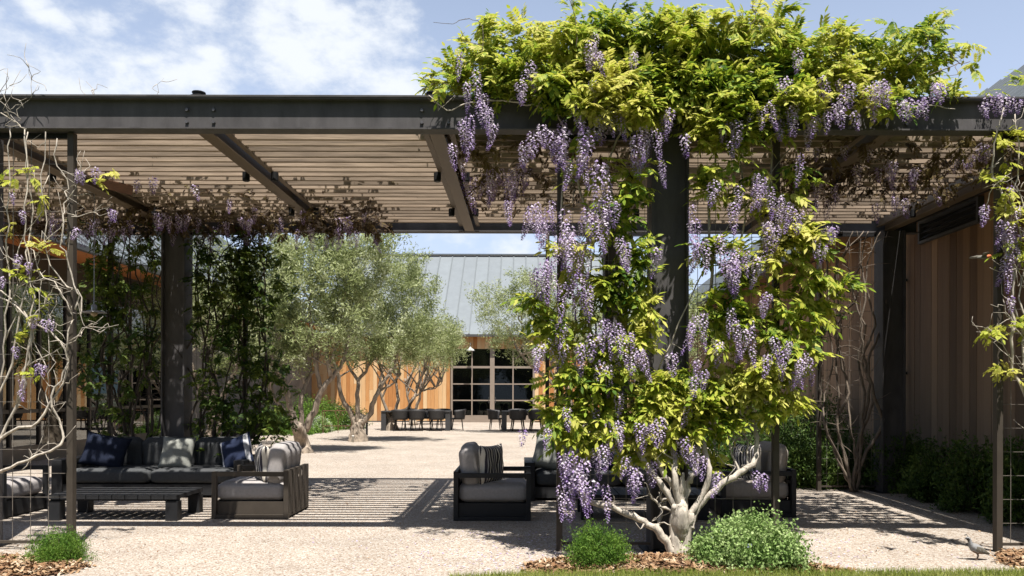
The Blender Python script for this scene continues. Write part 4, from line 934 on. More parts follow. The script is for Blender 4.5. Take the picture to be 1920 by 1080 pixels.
olive('nearest olive tree with forked pale trunk, just behind the striped armchair', 568, 19.6,
      [([(568, 852), (566, 830), (566, 808)], .27, .21),
       ([(562, 815), (548, 778), (535, 722), (524, 692), (514, 650), (520, 600), (528, 540)], .13, .03),
       ([(572, 808), (590, 772), (602, 735), (622, 706), (640, 680), (655, 630)], .13, .04),
       ([(566, 806), (566, 745), (574, 702), (590, 690), (600, 640)], .09, .03), ([(600, 728), (592, 690), (590, 640), (585, 590), (583, 540), (592, 480)], .08, .025),
       ([(620, 706), (612, 650), (636, 610), (642, 565), (662, 515)], .075, .02), ([(546, 785), (524, 758), (508, 746)], .05, .03), ([(548, 775), (536, 742), (524, 722), (516, 700)], .05, .03), ([(570, 720), (560, 690), (550, 660), (548, 600)], .05, .02)],
      [(560, 560, 55, 60, 1.1, 1.3), (620, 530, 60, 65, 1.1, 1.5), (590, 480, 75, 38, 1., 1.2), (530, 610, 38, 45, .8, .7), (655, 590, 48, 60, .9, 1.1), (600, 630, 60, 40, .9, .9), (540, 500, 42, 45, .8, .9), (680, 510, 40, 48, .8, .9), (515, 660, 30, 34, .6, .4), (640, 460, 60, 20, .7, .6), (720, 455, 45, 22, .7, .5), (560, 672, 26, 22, .5, .35)], 44)
olive('second olive tree with knotted foot, in front of the left dining table', 672, 24.2,
      [([(672, 829), (670, 806), (672, 792)], .32, .24), ([(668, 800), (655, 770), (640, 740), (635, 700), (625, 670), (640, 630)], .12, .04), ([(676, 798), (694, 775), (704, 745), (724, 712), (740, 680), (750, 640)], .13, .04),
       ([(671, 795), (670, 750), (672, 715), (690, 690), (700, 650)], .11, .04), ([(700, 750), (716, 730), (735, 722), (752, 700)], .06, .03), ([(672, 715), (655, 690), (650, 650), (660, 600)], .07, .03)],
      [(700, 620, 62, 50, 1.1, 1.2), (760, 600, 58, 58, 1.1, 1.2), (720, 550, 62, 50, 1.1, 1.1), (780, 545, 42, 46, .9, .8), (660, 600, 45, 50, .9, .8), (800, 640, 42, 40, .9, .8), (745, 655, 60, 28, .9, .8), (770, 505, 28, 25, .6, .5), (690, 660, 40, 24, .7, .5)], 44)
olive('third olive tree, its slender trunk at the left end of the dining table', 735, 31.0,
      [([(735, 808), (736, 790), (735, 780)], .26, .2), ([(733, 790), (722, 760), (712, 730), (716, 700)], .10, .04), ([(738, 786), (746, 750), (742, 715), (752, 685)], .10, .04), ([(740, 788), (760, 770), (778, 745), (786, 715), (800, 690)], .11, .04), ([(770, 752), (790, 735), (815, 725)], .06, .03)],
      [(790, 660, 48, 36, 1., 1.), (830, 650, 36, 36, .9, .9), (770, 630, 46, 40, 1., .9), (815, 610, 40, 38, 1., .9), (848, 630, 22, 30, .7, .5), (745, 670, 32, 28, .8, .5)], 34, sub=9)
olive('fourth olive tree, farthest left-hand one behind the dining chairs', 770, 36.0,
      [([(775, 796), (774, 778)], .2, .16), ([(774, 780), (786, 750), (795, 720), (820, 695)], .1, .04), ([(774, 782), (764, 745), (760, 710)], .09, .04), ([(790, 735), (815, 728), (828, 716)], .05, .02)],
      [(810, 670, 46, 30, 1., .9), (845, 655, 26, 30, .8, .6), (780, 660, 36, 30, .9, .6), (820, 630, 40, 30, 1., .7)], 32, sub=8)
olive('olive tree right of the barn doors, leaning limbs seen left of the lilac flowers', 1085, 29.0,
      [([(1085, 812), (1080, 785), (1076, 770)], .26, .2), ([(1074, 775), (1050, 735), (1020, 705), (990, 680), (968, 650), (950, 610)], .13, .03), ([(1076, 772), (1058, 715), (1040, 660), (1020, 600), (1000, 560)], .11, .03), ([(1080, 775), (1085, 720), (1075, 660), (1080, 600)], .1, .04), ([(1020, 705), (1005, 690), (985, 645), (978, 600)], .05, .02), ([(1050, 735), (1030, 690), (1010, 640), (1005, 600)], .06, .02)],
      [(960, 600, 46, 42, 1., 1.1), (1000, 560, 48, 42, 1., 1.1), (925, 580, 34, 34, .9, .55), (985, 660, 34, 26, .8, .6), (1040, 620, 50, 60, 1.1, 1.2), (900, 565, 22, 16, .6, .2), (1060, 560, 60, 50, 1.2, 1.1), (1110, 620, 60, 60, 1.2, 1.1), (970, 530, 30, 22, .7, .35), (930, 635, 24, 22, .7, .4)], 34, sub=9)
olive('olive tree mostly hidden behind the central column of wisteria', 1230, 23.0,
      [([(1230, 833), (1230, 800), (1232, 775)], .27, .2), ([(1230, 780), (1200, 730), (1180, 680), (1170, 620)], .12, .04), ([(1232, 778), (1265, 730), (1280, 680), (1300, 620)], .12, .04)],
      [(1180, 600, 70, 60, 1.2, 1.2), (1260, 600, 80, 60, 1.3, 1.3), (1320, 640, 60, 50, 1., .9), (1220, 540, 80, 40, 1.2, 1.)], 26, sub=8)
olive('olive tree behind the shaded leafy trellis at left', 400, 21.5,
      [([(400, 840), (402, 800), (400, 775)], .27, .2), ([(400, 780), (370, 720), (350, 650), (340, 590)], .12, .04), ([(402, 778), (430, 720), (450, 660), (460, 590)], .12, .04), ([(400, 775), (402, 700), (395, 620)], .1, .04)],
      [(350, 590, 70, 60, 1.2, 1.1), (440, 600, 70, 70, 1.3, 1.2), (400, 520, 80, 50, 1.2, 1.1), (470, 540, 60, 60, 1.1, 1.), (310, 560, 50, 50, 1., .6), (430, 670, 60, 40, 1., .7)], 34, sub=9)

# trees added behind the viewer to cut sky fill, also dark in the door panes
def unseen_tree(x, y, sc_, first=[None]):
    t = thing('unseen_tree', 'unseen dark broad tree added behind the viewer to cut sky fill', 'tree', (x, y, 0), random.uniform(0, 6.28), 'unseen trees added behind the viewer'); t.scale = (sc_, sc_, sc_)
    if first[0] is None:
        mb = MB(); mb.tube(smooth_path([(0, 0, -.1), (.1, 0, 1.5), (0, .1, 3.2), (.1, 0, 5.5)], 4), lerp(.38, .15, 13), 9, jit=.1)
        for k in range(7):
            a = k*.9; mb.tube(smooth_path([(0, 0, 2.2+.3*k), (math.cos(a)*1.2, math.sin(a)*1.2, 3.6+.4*k), (math.cos(a)*2.6, math.sin(a)*2.6, 4.8+.4*k)], 3), lerp(.14, .04, 7), 6)
        c = rng.normal(0, 1, (420, 3)); c /= np.linalg.norm(c, axis=1, keepdims=True); c = c*rng.uniform(.55, 1.05, (420, 1))*np.array([3.6, 3.6, 3.1])+np.array([0, 0, 5.4]); c[:, 2] = np.maximum(c[:, 2], 1.6)
        v, f = leaf_cloud(c, 34, .38, .30, .16, .2)
        first[0] = (mb.mesh('trunk', M['bark_d'], True), mesh_np('crown', v, f, M['shrub']))
    link('trunk', first[0][0], t); tag(link('crown', first[0][1], t), None, None, None, 'stuff')
for i in range(9): unseen_tree(-24+i*6.0+random.uniform(-1, 1), -11.5-random.uniform(0, 3)-(abs(i-4)*-.6), random.uniform(1.0, 1.25))

# ---------------------------------------------------------------- shrubs and herbs
def mound(name, label, cat, c, rx, ry, rz, n, L, W, mname, up=.6, group=None, spikes=0, flowers=None, lump=.12, inner=True):
    t = thing(name, label, cat, (c[0], c[1], 0), 0, group)
    k = max(8, int(n/40)); th = rng.uniform(0, 2*np.pi, k); ph = np.arccos(rng.uniform(0, 1, k)); r = rng.uniform(.78, 1.08, k)
    r = r*(1+.16*np.sin(3*th+rx*9)*np.sin(ph)+.10*np.sin(5*th+2.1+rz*30))
    base = np.c_[np.cos(th)*np.sin(ph)*rx*r, np.sin(th)*np.sin(ph)*ry*r, np.cos(ph)*rz*r]
    s = min(rx, ry, rz)*lump*2
    cen = np.repeat(base, 8, 0)+rng.normal(0, s*.5, (k*8, 3)); cen[:, 2] = np.abs(cen[:, 2])+.01
    v, f = leaf_cloud(cen, 5, s*.28, L, W, up)
    if inner:                                            # inner leaves keep the mound closed
        q = base*rng.uniform(.5, .85, (k, 1)); v2, f2 = leaf_cloud(np.repeat(q, 3, 0)+rng.normal(0, s*.4, (k*3, 3)), 5, s*.3, L*1.4, W*1.4, up); v2[:, 2] = np.abs(v2[:, 2])
        v = np.concatenate([v, v2]); f = np.concatenate([f, f2+len(v)-len(v2)])
    v[:, 2] = np.maximum(v[:, 2], .006)
    tag(link('foliage', mesh_np('foliage', v, f, M[mname]), t), None, None, None, 'stuff')
    mb = MB()
    for _ in range(9+spikes):
        a = random.uniform(0, 6.28); q = random.uniform(.1, .9); mb.tube([(math.cos(a)*rx*q*.3, math.sin(a)*ry*q*.3, 0), (math.cos(a)*rx*q*.7, math.sin(a)*ry*q*.7, rz*.5*(1-q*.4)), (math.cos(a)*rx*q*.85, math.sin(a)*ry*q*.85, rz*(1.0-.45*q*q))], [.006, .004, .002], 5)
    tag(mb.build('stem', M['bark_d'], t, world=False), None, None, None, 'stuff')
    if spikes:
        sv = []; sp = []
        for _ in range(spikes):
            a = random.uniform(0, 6.28); q = math.sqrt(random.random()); h = random.uniform(.06, .2)*rz/.4; p0 = np.array([math.cos(a)*rx*q, math.sin(a)*ry*q, rz*math.sqrt(max(.05, 1-q*q))]); d = np.array([math.cos(a)*q*.5, math.sin(a)*q*.5, 1.])
            for j in range(6): sp.append(p0+d*h*j/5)
        v, f = leaf_cloud(np.array(sp), 6, .008, L*.8, W*.8, .5); tag(link('shoot_tips', mesh_np('shoot_tips', v, f, M[mname]), t), None, None, None, 'stuff')
    if flowers:
        mname2, nf = flowers; a = rng.uniform(0, 6.28, nf); ph = np.arccos(rng.uniform(.1, 1, nf))
        p = np.c_[np.cos(a)*np.sin(ph)*rx, np.sin(a)*np.sin(ph)*ry, np.cos(ph)*rz]*1.05
        v, f = leaf_cloud(p, 5, .012, .022, .016, .5); tag(link('blossom', mesh_np('blossom', v, f, M[mname2]), t), None, None, None, 'stuff')
    return t
mound('herb_mound', 'bright green herb mound at the foot of the left post', 'plant', (-4.07, 6.98, 0), .24, .24, .22, 9000, .022, .006, 'herb', .9)
mound('herb_mound', 'bright green herb mound left of the pale trunk', 'plant', (.63, 6.88, 0), .25, .25, .29, 11000, .024, .007, 'herb', .9, spikes=8)
mound('herb_mound', 'sliver of green herb at the bottom left corner', 'plant', (-4.52, 6.75, 0), .12, .12, .1, 1500, .022, .006, 'herb', .9)
mound('catmint', 'large grey-green catmint mound right of the pale trunk', 'plant', (1.97, 6.95, 0), .42, .34, .34, 13000, .028, .02, 'mint', .5, spikes=40, flowers=('blue', 14), lump=.15)
mound('catmint', 'grey-green catmint shoulder spreading towards the central trunk', 'plant', (1.70, 6.9, 0), .23, .23, .22, 4500, .028, .02, 'mint', .5, spikes=16, lump=.15)
for i, (px, py, Y, rx, h, lab) in enumerate(((505, 812, 29, .8, .75, 'dark rounded shrub at the foot of the grey wall'), (585, 808, 31, 1.3, 1.15, 'broad green shrub left of the second olive trunk'), (640, 806, 32, .9, .9, 'green shrub with white blossom behind the iron plant frame'), (530, 815, 28, 1.3, .28, 'low pale groundcover strip before the dark shrubs'))):
    c = P(px, py, Y); mound('shrub', lab, 'shrub', (c.x, Y, 0), rx, rx*.8, h, 6000, .07, .03, 'herb' if i in (3, 1) else 'shrub', .4, 'shrubs by the far left wall', flowers=('white', 120) if i == 2 else None)
c = P(600, 812, 29.5); mound('shrub', 'small white-blossomed shrub between the two nearest olive trunks', 'shrub', (c.x, 29.5, 0), .45, .4, .55, 2500, .06, .03, 'mint', .4, 'shrubs by the far left wall', flowers=('white', 320))
for i, (x, y, rx, h, m_, lab) in enumerate(((4.05, 12.9, .55, .75, 'shrub', 'feathery green shrub behind the right armchair'), (3.3, 13.2, .55, .62, 'herb', 'light green shrub left of the right armchair pillows'), (4.75, 12.75, .4, .5, 'shrub', 'low shrub right of the rear trellis post'), (5.3, 12.9, .55, .8, 'shrub', 'dark shrub at the foot of the rear corner column'),
                                           (5.75, 12.2, .4, .85, 'shrub', 'dark shrub against the wooden wall beside the downpipe'), (5.75, 11.2, .4, .7, 'shrub', 'low dark shrub below the louvre vent'), (5.75, 10.2, .42, .8, 'shrub', 'dark shrub at the wall left of the right-edge post'), (5.75, 9.2, .42, .85, 'shrub', 'dark shrub behind the right-edge trellis'), (4.4, 13.9, .8, 1.25, 'shrub', 'tall dark shrub behind the bare vine'), (5.6, 15.2, .6, 1.3, 'shrub', 'shrub along the wooden wall past the pergola'), (5.5, 17.5, .7, 1.2, 'shrub', 'farthest shrub along the wooden wall'))):
    mound('shrub', lab, 'shrub', (x, y, 0), rx, rx, h, 5000, .06, .02, m_, .7, 'shrubs along the right wall', spikes=10)

# ---------------------------------------------------------------- lounge furniture
def cushion_mesh(name, sx, sy, sz, m, puff=.03, seg=10):
    """box cushion with soft edges and a slightly crowned top"""
    b = bmesh.new(); bmesh.ops.create_cube(b, size=1); bmesh.ops.subdivide_edges(b, edges=b.edges[:], cuts=seg, use_grid_fill=True)
    for v in b.verts:
        x, y, z = v.co*2
        k = lambda t: max(0., 1-abs(t)**6)
        v.co = Vector((x/2*sx+.0, y/2*sy, z/2*sz))
        e = .35*min(sx, sy, sz)                       # round the corners: pull towards an inner box
        inner = Vector((max(-sx/2+e, min(sx/2-e, v.co.x)), max(-sy/2+e, min(sy/2-e, v.co.y)), max(-sz/2+e, min(sz/2-e, v.co.z))))
        d = v.co-inner
        if d.length > 1e-6: v.co = inner+d.normalized()*min(d.length, e)
        v.co += Vector((puff*.35*math.copysign(1, x)*k(y)*k(z) if abs(x) > .99 else 0, puff*.35*math.copysign(1, y)*k(x)*k(z) if abs(y) > .99 else 0, puff*math.copysign(1, z)*k(x)*k(y) if abs(z) > .99 else 0))
    me = bpy.data.meshes.new(name); b.to_mesh(me); b.free(); me.materials.append(m); me.polygons.foreach_set('use_smooth', [True]*len(me.polygons)); return me
def pillow_mesh(name, w, h, t, m, n=18, seed=0):
    """square scatter pillow: two bulged faces meeting in a pinched seam, in the XZ plane, thickness along Y"""
    r = random.Random(seed); v = []; f = []
    for s in (-1, 1):
        for j in range(n+1):
            for i in range(n+1):
                u, q = 2*i/n-1, 2*j/n-1
                pin = 1-.10*(u*u)*(1-.3*q*q)-.0; pin2 = 1-.10*(q*q)
                x = u*w/2*(1-.09*(1-u*u)*0-.10*(1-abs(u))*0)*(1-.085*(1-q*q)*abs(u)); z = q*h/2*(1-.085*(1-u*u)*abs(q))
                bulge = max(0, (1-u**4)*(1-q**4))**.55
                y = s*t/2*bulge*(1+.10*math.sin(5*u+3*q+seed)+.05*math.sin(9*q-4*u+seed))
                v.append((x, y, z))
    N = (n+1)**2
    for s in (0, 1):
        for j in range(n):
            for i in range(n):
                a = s*N+j*(n+1)+i; q = (a, a+1, a+n+2, a+n+1); f.append(q if s == 0 else q[::-1])
    me = bpy.data.meshes.new(name); me.from_pydata(v, [], f); b = bmesh.new(); b.from_mesh(me); bmesh.ops.remove_doubles(b, verts=b.verts, dist=.0005); b.to_mesh(me); b.free()
    me.materials.append(m); me.polygons.foreach_set('use_smooth', [True]*len(me.polygons)); return me

def armchair(label, loc, rz, frame='black_alu', cm='cush', group='low lounge armchairs'):
    """faces local +X; 0.9 m deep, 0.9 m wide"""
    t = thing('armchair', label, 'armchair', loc, rz, group); A = M[frame]
    for s in (-1, 1):
        y0, y1 = sorted((s*.39, s*.45))
        MB().box(.395, .45, y0, y1, 0, .555).build('leg', A, t, bevel=.004, world=False)
        MB().box(-.45, -.395, y0, y1, 0, .575).build('leg', A, t, bevel=.004, world=False)
        MB().box(-.394, .394, y0, y1, .5, .553).build('arm', A, t, bevel=.004, world=False)
        MB().box(-.394, .394, y0+.004, y1-.004, .004, .05).build('side_rail', A, t, world=False)
        MB().box(-.394, .394, s*.405-.008, s*.405+.008, .051, .20).build('side_panel', A, t, world=False)
    MB().box(.41, .435, -.389, .389, .02, .2).build('front_panel', A, t, world=False)
    MB().box(-.39, .39, -.39, .39, .17, .198).build('seat_deck', A, t, world=False)
    for z in (.02, .22, .40, .535):
        MB().box(-.445, -.405, -.389, .389, z, z+.04).build('back_rail', A, t, world=False)
    for k in range(6):
        y = -.335+k*.134; MB().box(-.452, -.4465, y-.055, y+.055, .03, .56).build('back_slat', A, t, bevel=.002, world=False)
    link('seat_cushion', cushion_mesh('seat_cushion', .83, .76, .21, M[cm], .02), t, (.015, 0, .31))
    link('back_cushion', cushion_mesh('back_cushion', .22, .72, .46, M['cush_t' if cm == 'cush_t' else 'cush'], .03), t, (-.27, 0, .62), (0, -.12, 0))
    return t
def sofa(label, loc, length=2.7, group='charcoal lounge sofas'):
    """faces local -Y"""
    t = thing('sofa', label, 'sofa', loc, 0, group); A = M['black_alu']; h = length/2
    for s in (-1, 1):
        x0, x1 = sorted((s*(h-.15), s*h))
        MB().box(x0, x1, -.45, .45, 0, .53).build('arm', A, t, bevel=.006, world=False)
    MB().box(-h+.152, h-.152, -.42, -.39, .04, .19).build('front_panel', A, t, world=False)
    MB().box(-h+.152, h-.152, -.388, .40, .16, .19).build('seat_deck', A, t, world=False)
    MB().box(-h+.152, h-.152, .40, .45, .04, .55).build('back_panel', A, t, world=False)
    n = 2; w = (length-.32)/n
    for k in range(n):
        link('seat_cushion', cushion_mesh('seat_cushion', w-.01, .80, .2, M['cush_dk'], .015), t, (-h+.16+w*(k+.5), -.03, .295))
    n = 3; w = (length-.34)/n
    for k in range(n):
        link('back_cushion', cushion_mesh('back_cushion', w-.015, .2, .42, M['cush_dk'], .03), t, (-h+.17+w*(k+.5), .27, .58), (.14, 0, 0))
    return t
def coffee_table(label, loc):
    t = thing('coffee_table', label, 'table', loc, 0, 'low slatted coffee tables'); A = M['black_alu']
    for sx in (-1, 1):
        for sy in (-1, 1):
            a, b_ = sorted((sx*.61, sx*.75)); c, d = sorted((sy*.25, sy*.37))
            MB().box(a, b_, c, d, 0, .229).build('leg', A, t, bevel=.004, world=False)
    for k in range(10):
        x = -.75+k*.15; MB().box(x+.005, x+.145, -.385, .385, .25, .3).build('top_slat', A, t, bevel=.004, world=False)
    for sy in (-1, 1): MB().box(-.74, .74, sy*.3-.03, sy*.3+.03, .2295, .2495).build('top_rail', A, t, world=False)
    return t
sofa('long dark sofa behind the left coffee table with navy and grey pillows', (-5.27, 11.65, 0))
sofa('dark sofa behind the right coffee table, partly hidden by the wisteria trunk', (1.35, 11.45, 0))
coffee_table('low dark slatted coffee table in front of the left sofa', (-4.75, 9.6, 0))
coffee_table('low dark slatted coffee table behind the pale wisteria trunk', (1.42, 9.75, 0))
armchair('brown-framed armchair with slatted back, beside the left coffee table', (-3.22, 9.84, 0), math.pi, 'brown_alu', 'cush')
armchair('black armchair at centre with its cushions at the left, beside the wisteria', (-.37, 9.74, 0), 0, 'black_alu', 'cush')
armchair('black armchair with taupe cushions behind the grey-green catmint', (2.82, 10.05, 0), math.pi, 'black_alu', 'cush_t')
armchair('armchair cut by the left edge of the picture', (-6.5, 9.75, 0), .0, 'black_alu', 'cush')
def side_table(label, loc):
    t = thing('side_table', label, 'table', loc); A = M['brown_alu']
    for sx in (-1, 1):
        for sy in (-1, 1): MB().box(sx*.22-.03, sx*.22+.03, sy*.22-.03, sy*.22+.03, 0, .46).build('leg', A, t, world=False)
    for k in range(4): MB().box(-.25+k*.127, -.25+k*.127+.119, -.26, .26, .461, .5).build('top_slat', A, t, bevel=.003, world=False)
    MB().box(-.189, .189, -.235, -.205, .1, .15).build('rail', A, t, world=False)
side_table('small brown side table at the right end of the left sofa', (-3.6, 11.6, 0))
def pillow(label, loc, rot, m, w=.5, h=.5, t=.17, seed=0, group=None):
    o = link('pillow', pillow_mesh('pillow', w, h, t, M[m], 18, seed), None, loc, rot); return tag(o, label, 'pillow', group)
pillow('large navy pillow at the left end of the left sofa', (-6.05, 11.55, .63), (-.28, .2, .15), 'navy', .62, .5, .18, 1)
pillow('sage grey pillow in the middle of the left sofa', (-5.02, 11.58, .61), (-.32, .03, -.05), 'greyp', .5, .48, .17, 2)
pillow('navy and white pillow at the right end of the left sofa', (-4.15, 11.55, .62), (-.3, -.35, -.2), 'stripe_n', .52, .48, .17, 3)
pillow('striped pillow leaning on the back of the brown-framed armchair', (-3.17, 9.72, .63), (.0, .0, math.pi/2+.45), 'stripe', .5, .46, .16, 4)
pillow('striped pillow standing on the black armchair at centre', (-.40, 9.62, .63), (0.0, .0, math.pi/2-.5), 'stripe', .5, .48, .17, 5)
pillow('dark striped pillow on the armchair behind the catmint', (2.76, 9.92, .63), (.0, .0, math.pi/2+.45), 'stripe', .5, .48, .16, 6)
pillow('sage grey pillow at the left end of the right sofa', (.38, 11.3, .63), (-.25, .25, .1), 'greyp', .52, .5, .18, 7)
pillow('navy pillow on the right sofa behind the flowers', (1.25, 11.3, .61), (-.28, -.1, 0), 'navy', .5, .46, .17, 8)
pillow('grey pillow on the armchair cut by the left picture edge', (-6.54, 9.7, .63), (0, 0, math.pi/2), 'greyp', .48, .46, .16, 9)

# ---------------------------------------------------------------- dining tables and chairs
def dining_chair_proto():
    t = thing('dining_chair', 'x', 'chair'); W = M['wicker']
    me = MB(); n = 18; rows = 6; v = []; f = []
    for th in (0, .025):
        for j in range(rows):
            for i in range(n):
                a = R(-115+230*i/(n-1)); q = j/(rows-1); dip = .12*(1-math.cos(a))/2 if False else .10*max(0, math.cos(a))
                top = .70+.08*math.cos(a)*.5+.03; z = .40+(top-.40)*q; rr = .235+.055*q+th
                v.append((-math.cos(a)*rr, math.sin(a)*rr, z))
    k = n*rows
    for s in (0, 1):
        for j in range(rows-1):
            for i in range(n-1):
                a = s*k+j*n+i; q = (a, a+1, a+n+1, a+n); f.append(q if s else q[::-1])
    for i in range(n-1):
        for j, o in ((0, 0), (rows-1, 1)):
            a = j*n+i; q = (a, a+1, k+a+1, k+a); f.append(q if not o else q[::-1])
    for j in range(rows-1):
        for i, o in ((0, 0), (n-1, 1)):
            a = j*n+i; f.append((a, a+n, k+a+n, k+a))
    me.add(v, f); me.build('back_shell', W, t, True, world=False)
    MB().lathe([(.20, .395), (.25, .41), (.255, .44), (.23, .455)], 16).build('seat', W, t, True, world=False)
    for sx in (-1, 1):
        for sy in (-1, 1): MB().tube([(sx*.15, sy*.16, .41), (sx*.2, sy*.215, 0)], [.02, .013], 7).build('leg', M['steel_dk'], t, world=False)
    return t
proto = dining_chair_proto(); used = [False]
def dchair(label, x, y, rz):
    o = proto if not used[0] else copy_tree(proto); used[0] = True
    o.location = (x, y, 0); o.rotation_euler = (0, 0, rz); o.scale = (1.08, 1.08, 1.08); o['label'] = label; o['group'] = 'wicker dining chairs'
def dining_table(label, x0, x1, y):
    t = thing('dining_table', label, 'table', ((x0+x1)/2, y, 0), 0, 'outdoor dining tables'); h = (x1-x0)/2; A = M['tabletop']
    for k in range(5): MB().box(-h, h, -.5+k*.2+.004, -.5+k*.2+.196, .72, .76).build('top_plank', A, t, world=False)
    for sx in (-1, 1):
        for sy in (-1, 1): MB().box(sx*(h-.09)-.09, sx*(h-.09)+.09, sy*.38-.09, sy*.38+.09, 0, .719).build('leg', A, t, world=False)
dining_table('dark dining table under the olive trees, left of the barn doors', -5.5, -2.85, 31.2)
dining_table('dark dining table in front of the barn doors at right', -.87, 1.9, 31.2)
H_ = math.pi/2
for x, l in ((-4.75, 'dark wicker chair on the near side of the left dining table, by the olive trunk'), (-4.12, 'middle wicker chair on the near side of the left dining table'), (-3.36, 'right wicker chair on the near side of the left dining table')): dchair(l, x, 30.62, H_+random.uniform(-.12, .12))
for x, l in ((-4.6, 'left wicker chair on the far side of the left dining table'), (-3.9, 'middle wicker chair on the far side of the left dining table'), (-3.25, 'right wicker chair on the far side of the left dining table')): dchair(l, x, 31.85, -H_+random.uniform(-.12, .12))
dchair('wicker chair at the right head of the left dining table', -2.6, 31.2, math.pi+.1)
for x, l in ((-.22, 'left wicker chair on the near side of the right dining table'), (.50, 'middle wicker chair on the near side of the right dining table'), (1.2, 'right wicker chair on the near side of the right dining table')): dchair(l, x, 30.62, H_+random.uniform(-.12, .12))
for x, l in ((-.3, 'left wicker chair on the far side of the right dining table'), (.45, 'middle wicker chair on the far side of the right dining table'), (1.15, 'right wicker chair on the far side of the right dining table')): dchair(l, x, 31.85, -H_+random.uniform(-.12, .12))
dchair('wicker chair at the left head of the right dining table', -1.12, 31.15, -.1)
for i, (x, l) in enumerate(((-4.0, 'folded napkin at the middle of the left dining table'), (-3.35, 'folded napkin near the right end of the left dining table'), (.0, 'folded napkin at the left of the right dining table'), (.9, 'folded napkin at the right of the right dining table'))):
    mb = MB(); mb.add([(-.16, -.1, 0), (.16, -.1, 0), (.14, .1, 0), (-.14, .1, 0), (-.1, -.06, .05), (.1, -.05, .06), (.09, .06, .05), (-.08, .05, .045)], [(0, 3, 2, 1), (4, 5, 6, 7), (0, 1, 5, 4), (1, 2, 6, 5), (2, 3, 7, 6), (3, 0, 4, 7)])
    o = mb.build('napkin', M['greyp'], None); o.location = (x, 31.0, .787); tag(o, l, 'napkin', 'napkins on the dining tables')

# ---------------------------------------------------------------- lamps and small fittings
def pendant():
    c = P(176, 590, 10.1); t = thing('pendant_lamp', 'glass disc pendant lamp hanging on a thin cord at left', 'lamp', (c.x, 10.1, c.z))
    top = 4.03-c.z
    MB().lathe([(.07, top-.02), (.09, top), (.09, top+.012)], 16).build('ceiling_mount', M['lamp_metal'], t, True, world=False)
    MB().tube([(0, 0, .12), (0, 0, top-.015)], .0045, 6).build('cord', M['lamp_metal'], t, world=False)
    MB().lathe([(.032, .03), (.034, .035), (.034, .10), (.02, .115), (.012, .125)], 14).build('socket', M['lamp_metal'], t, True, world=False)
    MB().lathe([(.145, .012), (.147, .016), (.10, .030), (.036, .042), (.036, .036), (.10, .024)], 24).build('shade', M['lamp_metal'], t, True, world=False)
    MB().lathe([(.012, -.035), (.035, -.022), (.042, .0), (.036, .02), (.028, .03)], 14).build('bulb', M['bulb'], t, True, world=False)
pendant()
pl = P(214, 352, 9.45); t = thing('rusty_plate', 'rusty square steel plate fixed below the slats at upper left', 'plate', (pl.x, 9.45, pl.z))
mb = MB(); mb.extrude_z([(-.2, 0), (0, -.42), (.22, 0), (0, .42)], 0, .012); mb.build('plate', M['rust'], t, world=False)
for s in (-1, 1): MB().tube([(0, s*.2, .0125), (0, s*.2, 4.036-pl.z)], .008, 6).build('hanger', M['steel_dk'], t, world=False)
c = P(634, 806, 29.0); t = thing('plant_frame', 'thin iron plant frame between the first two olive trees', 'plant stand', (c.x, 29.0, 0))
for sx in (-.5, .5):
    for sy in (-.15, .15): MB().tube([(sx, sy, 0), (sx*1.05, sy, .8)], .012, 6).build('leg', M['rust'], t, world=False)
for z, a in ((.8, .56), (.25, .51)): MB().tube([(-a, 0, z), (a, 0, z)], .015, 6).build('rail', M['rust'], t, world=False)
MB().tube(smooth_path([(-.12, 0, .8), (0, 0, .5), (.12, 0, .8)], 4), .01, 6).build('brace', M['rust'], t, world=False); MB().tube([(0, 0, .5), (0, 0, 0)], .012, 6).build('upright', M['rust'], t, world=False)
for i, (px, Y, l) in enumerate(((554, 19.2, 'white pipe stub beside the nearest olive trunk'), (662, 23.7, 'white pipe stub beside the second olive trunk'))):
    q = P(px, 800, Y); mb = MB(); mb.lathe([(.028, 0), (.028, .16), (.034, .162), (.034, .2), (.02, .205)], 10); o = mb.build('pipe_stub', M['pvc'], None, True); o.location = (q.x, Y, .1025); tag(o, l, 'pipe', 'irrigation pipe stubs')
q = P(688, 800, 27.5); t = thing('path_lamp', 'slim dark path lamp post right of the second olive trunk', 'lamp', (q.x, 27.5, 0))
MB().tube([(0, 0, 0), (0, 0, .62)], .035, 10).build('post', M['steel_dk'], t, world=False); MB().lathe([(.05, .621), (.055, .66), (.03, .70)], 12).build('head', M['steel_dk'], t, world=False)

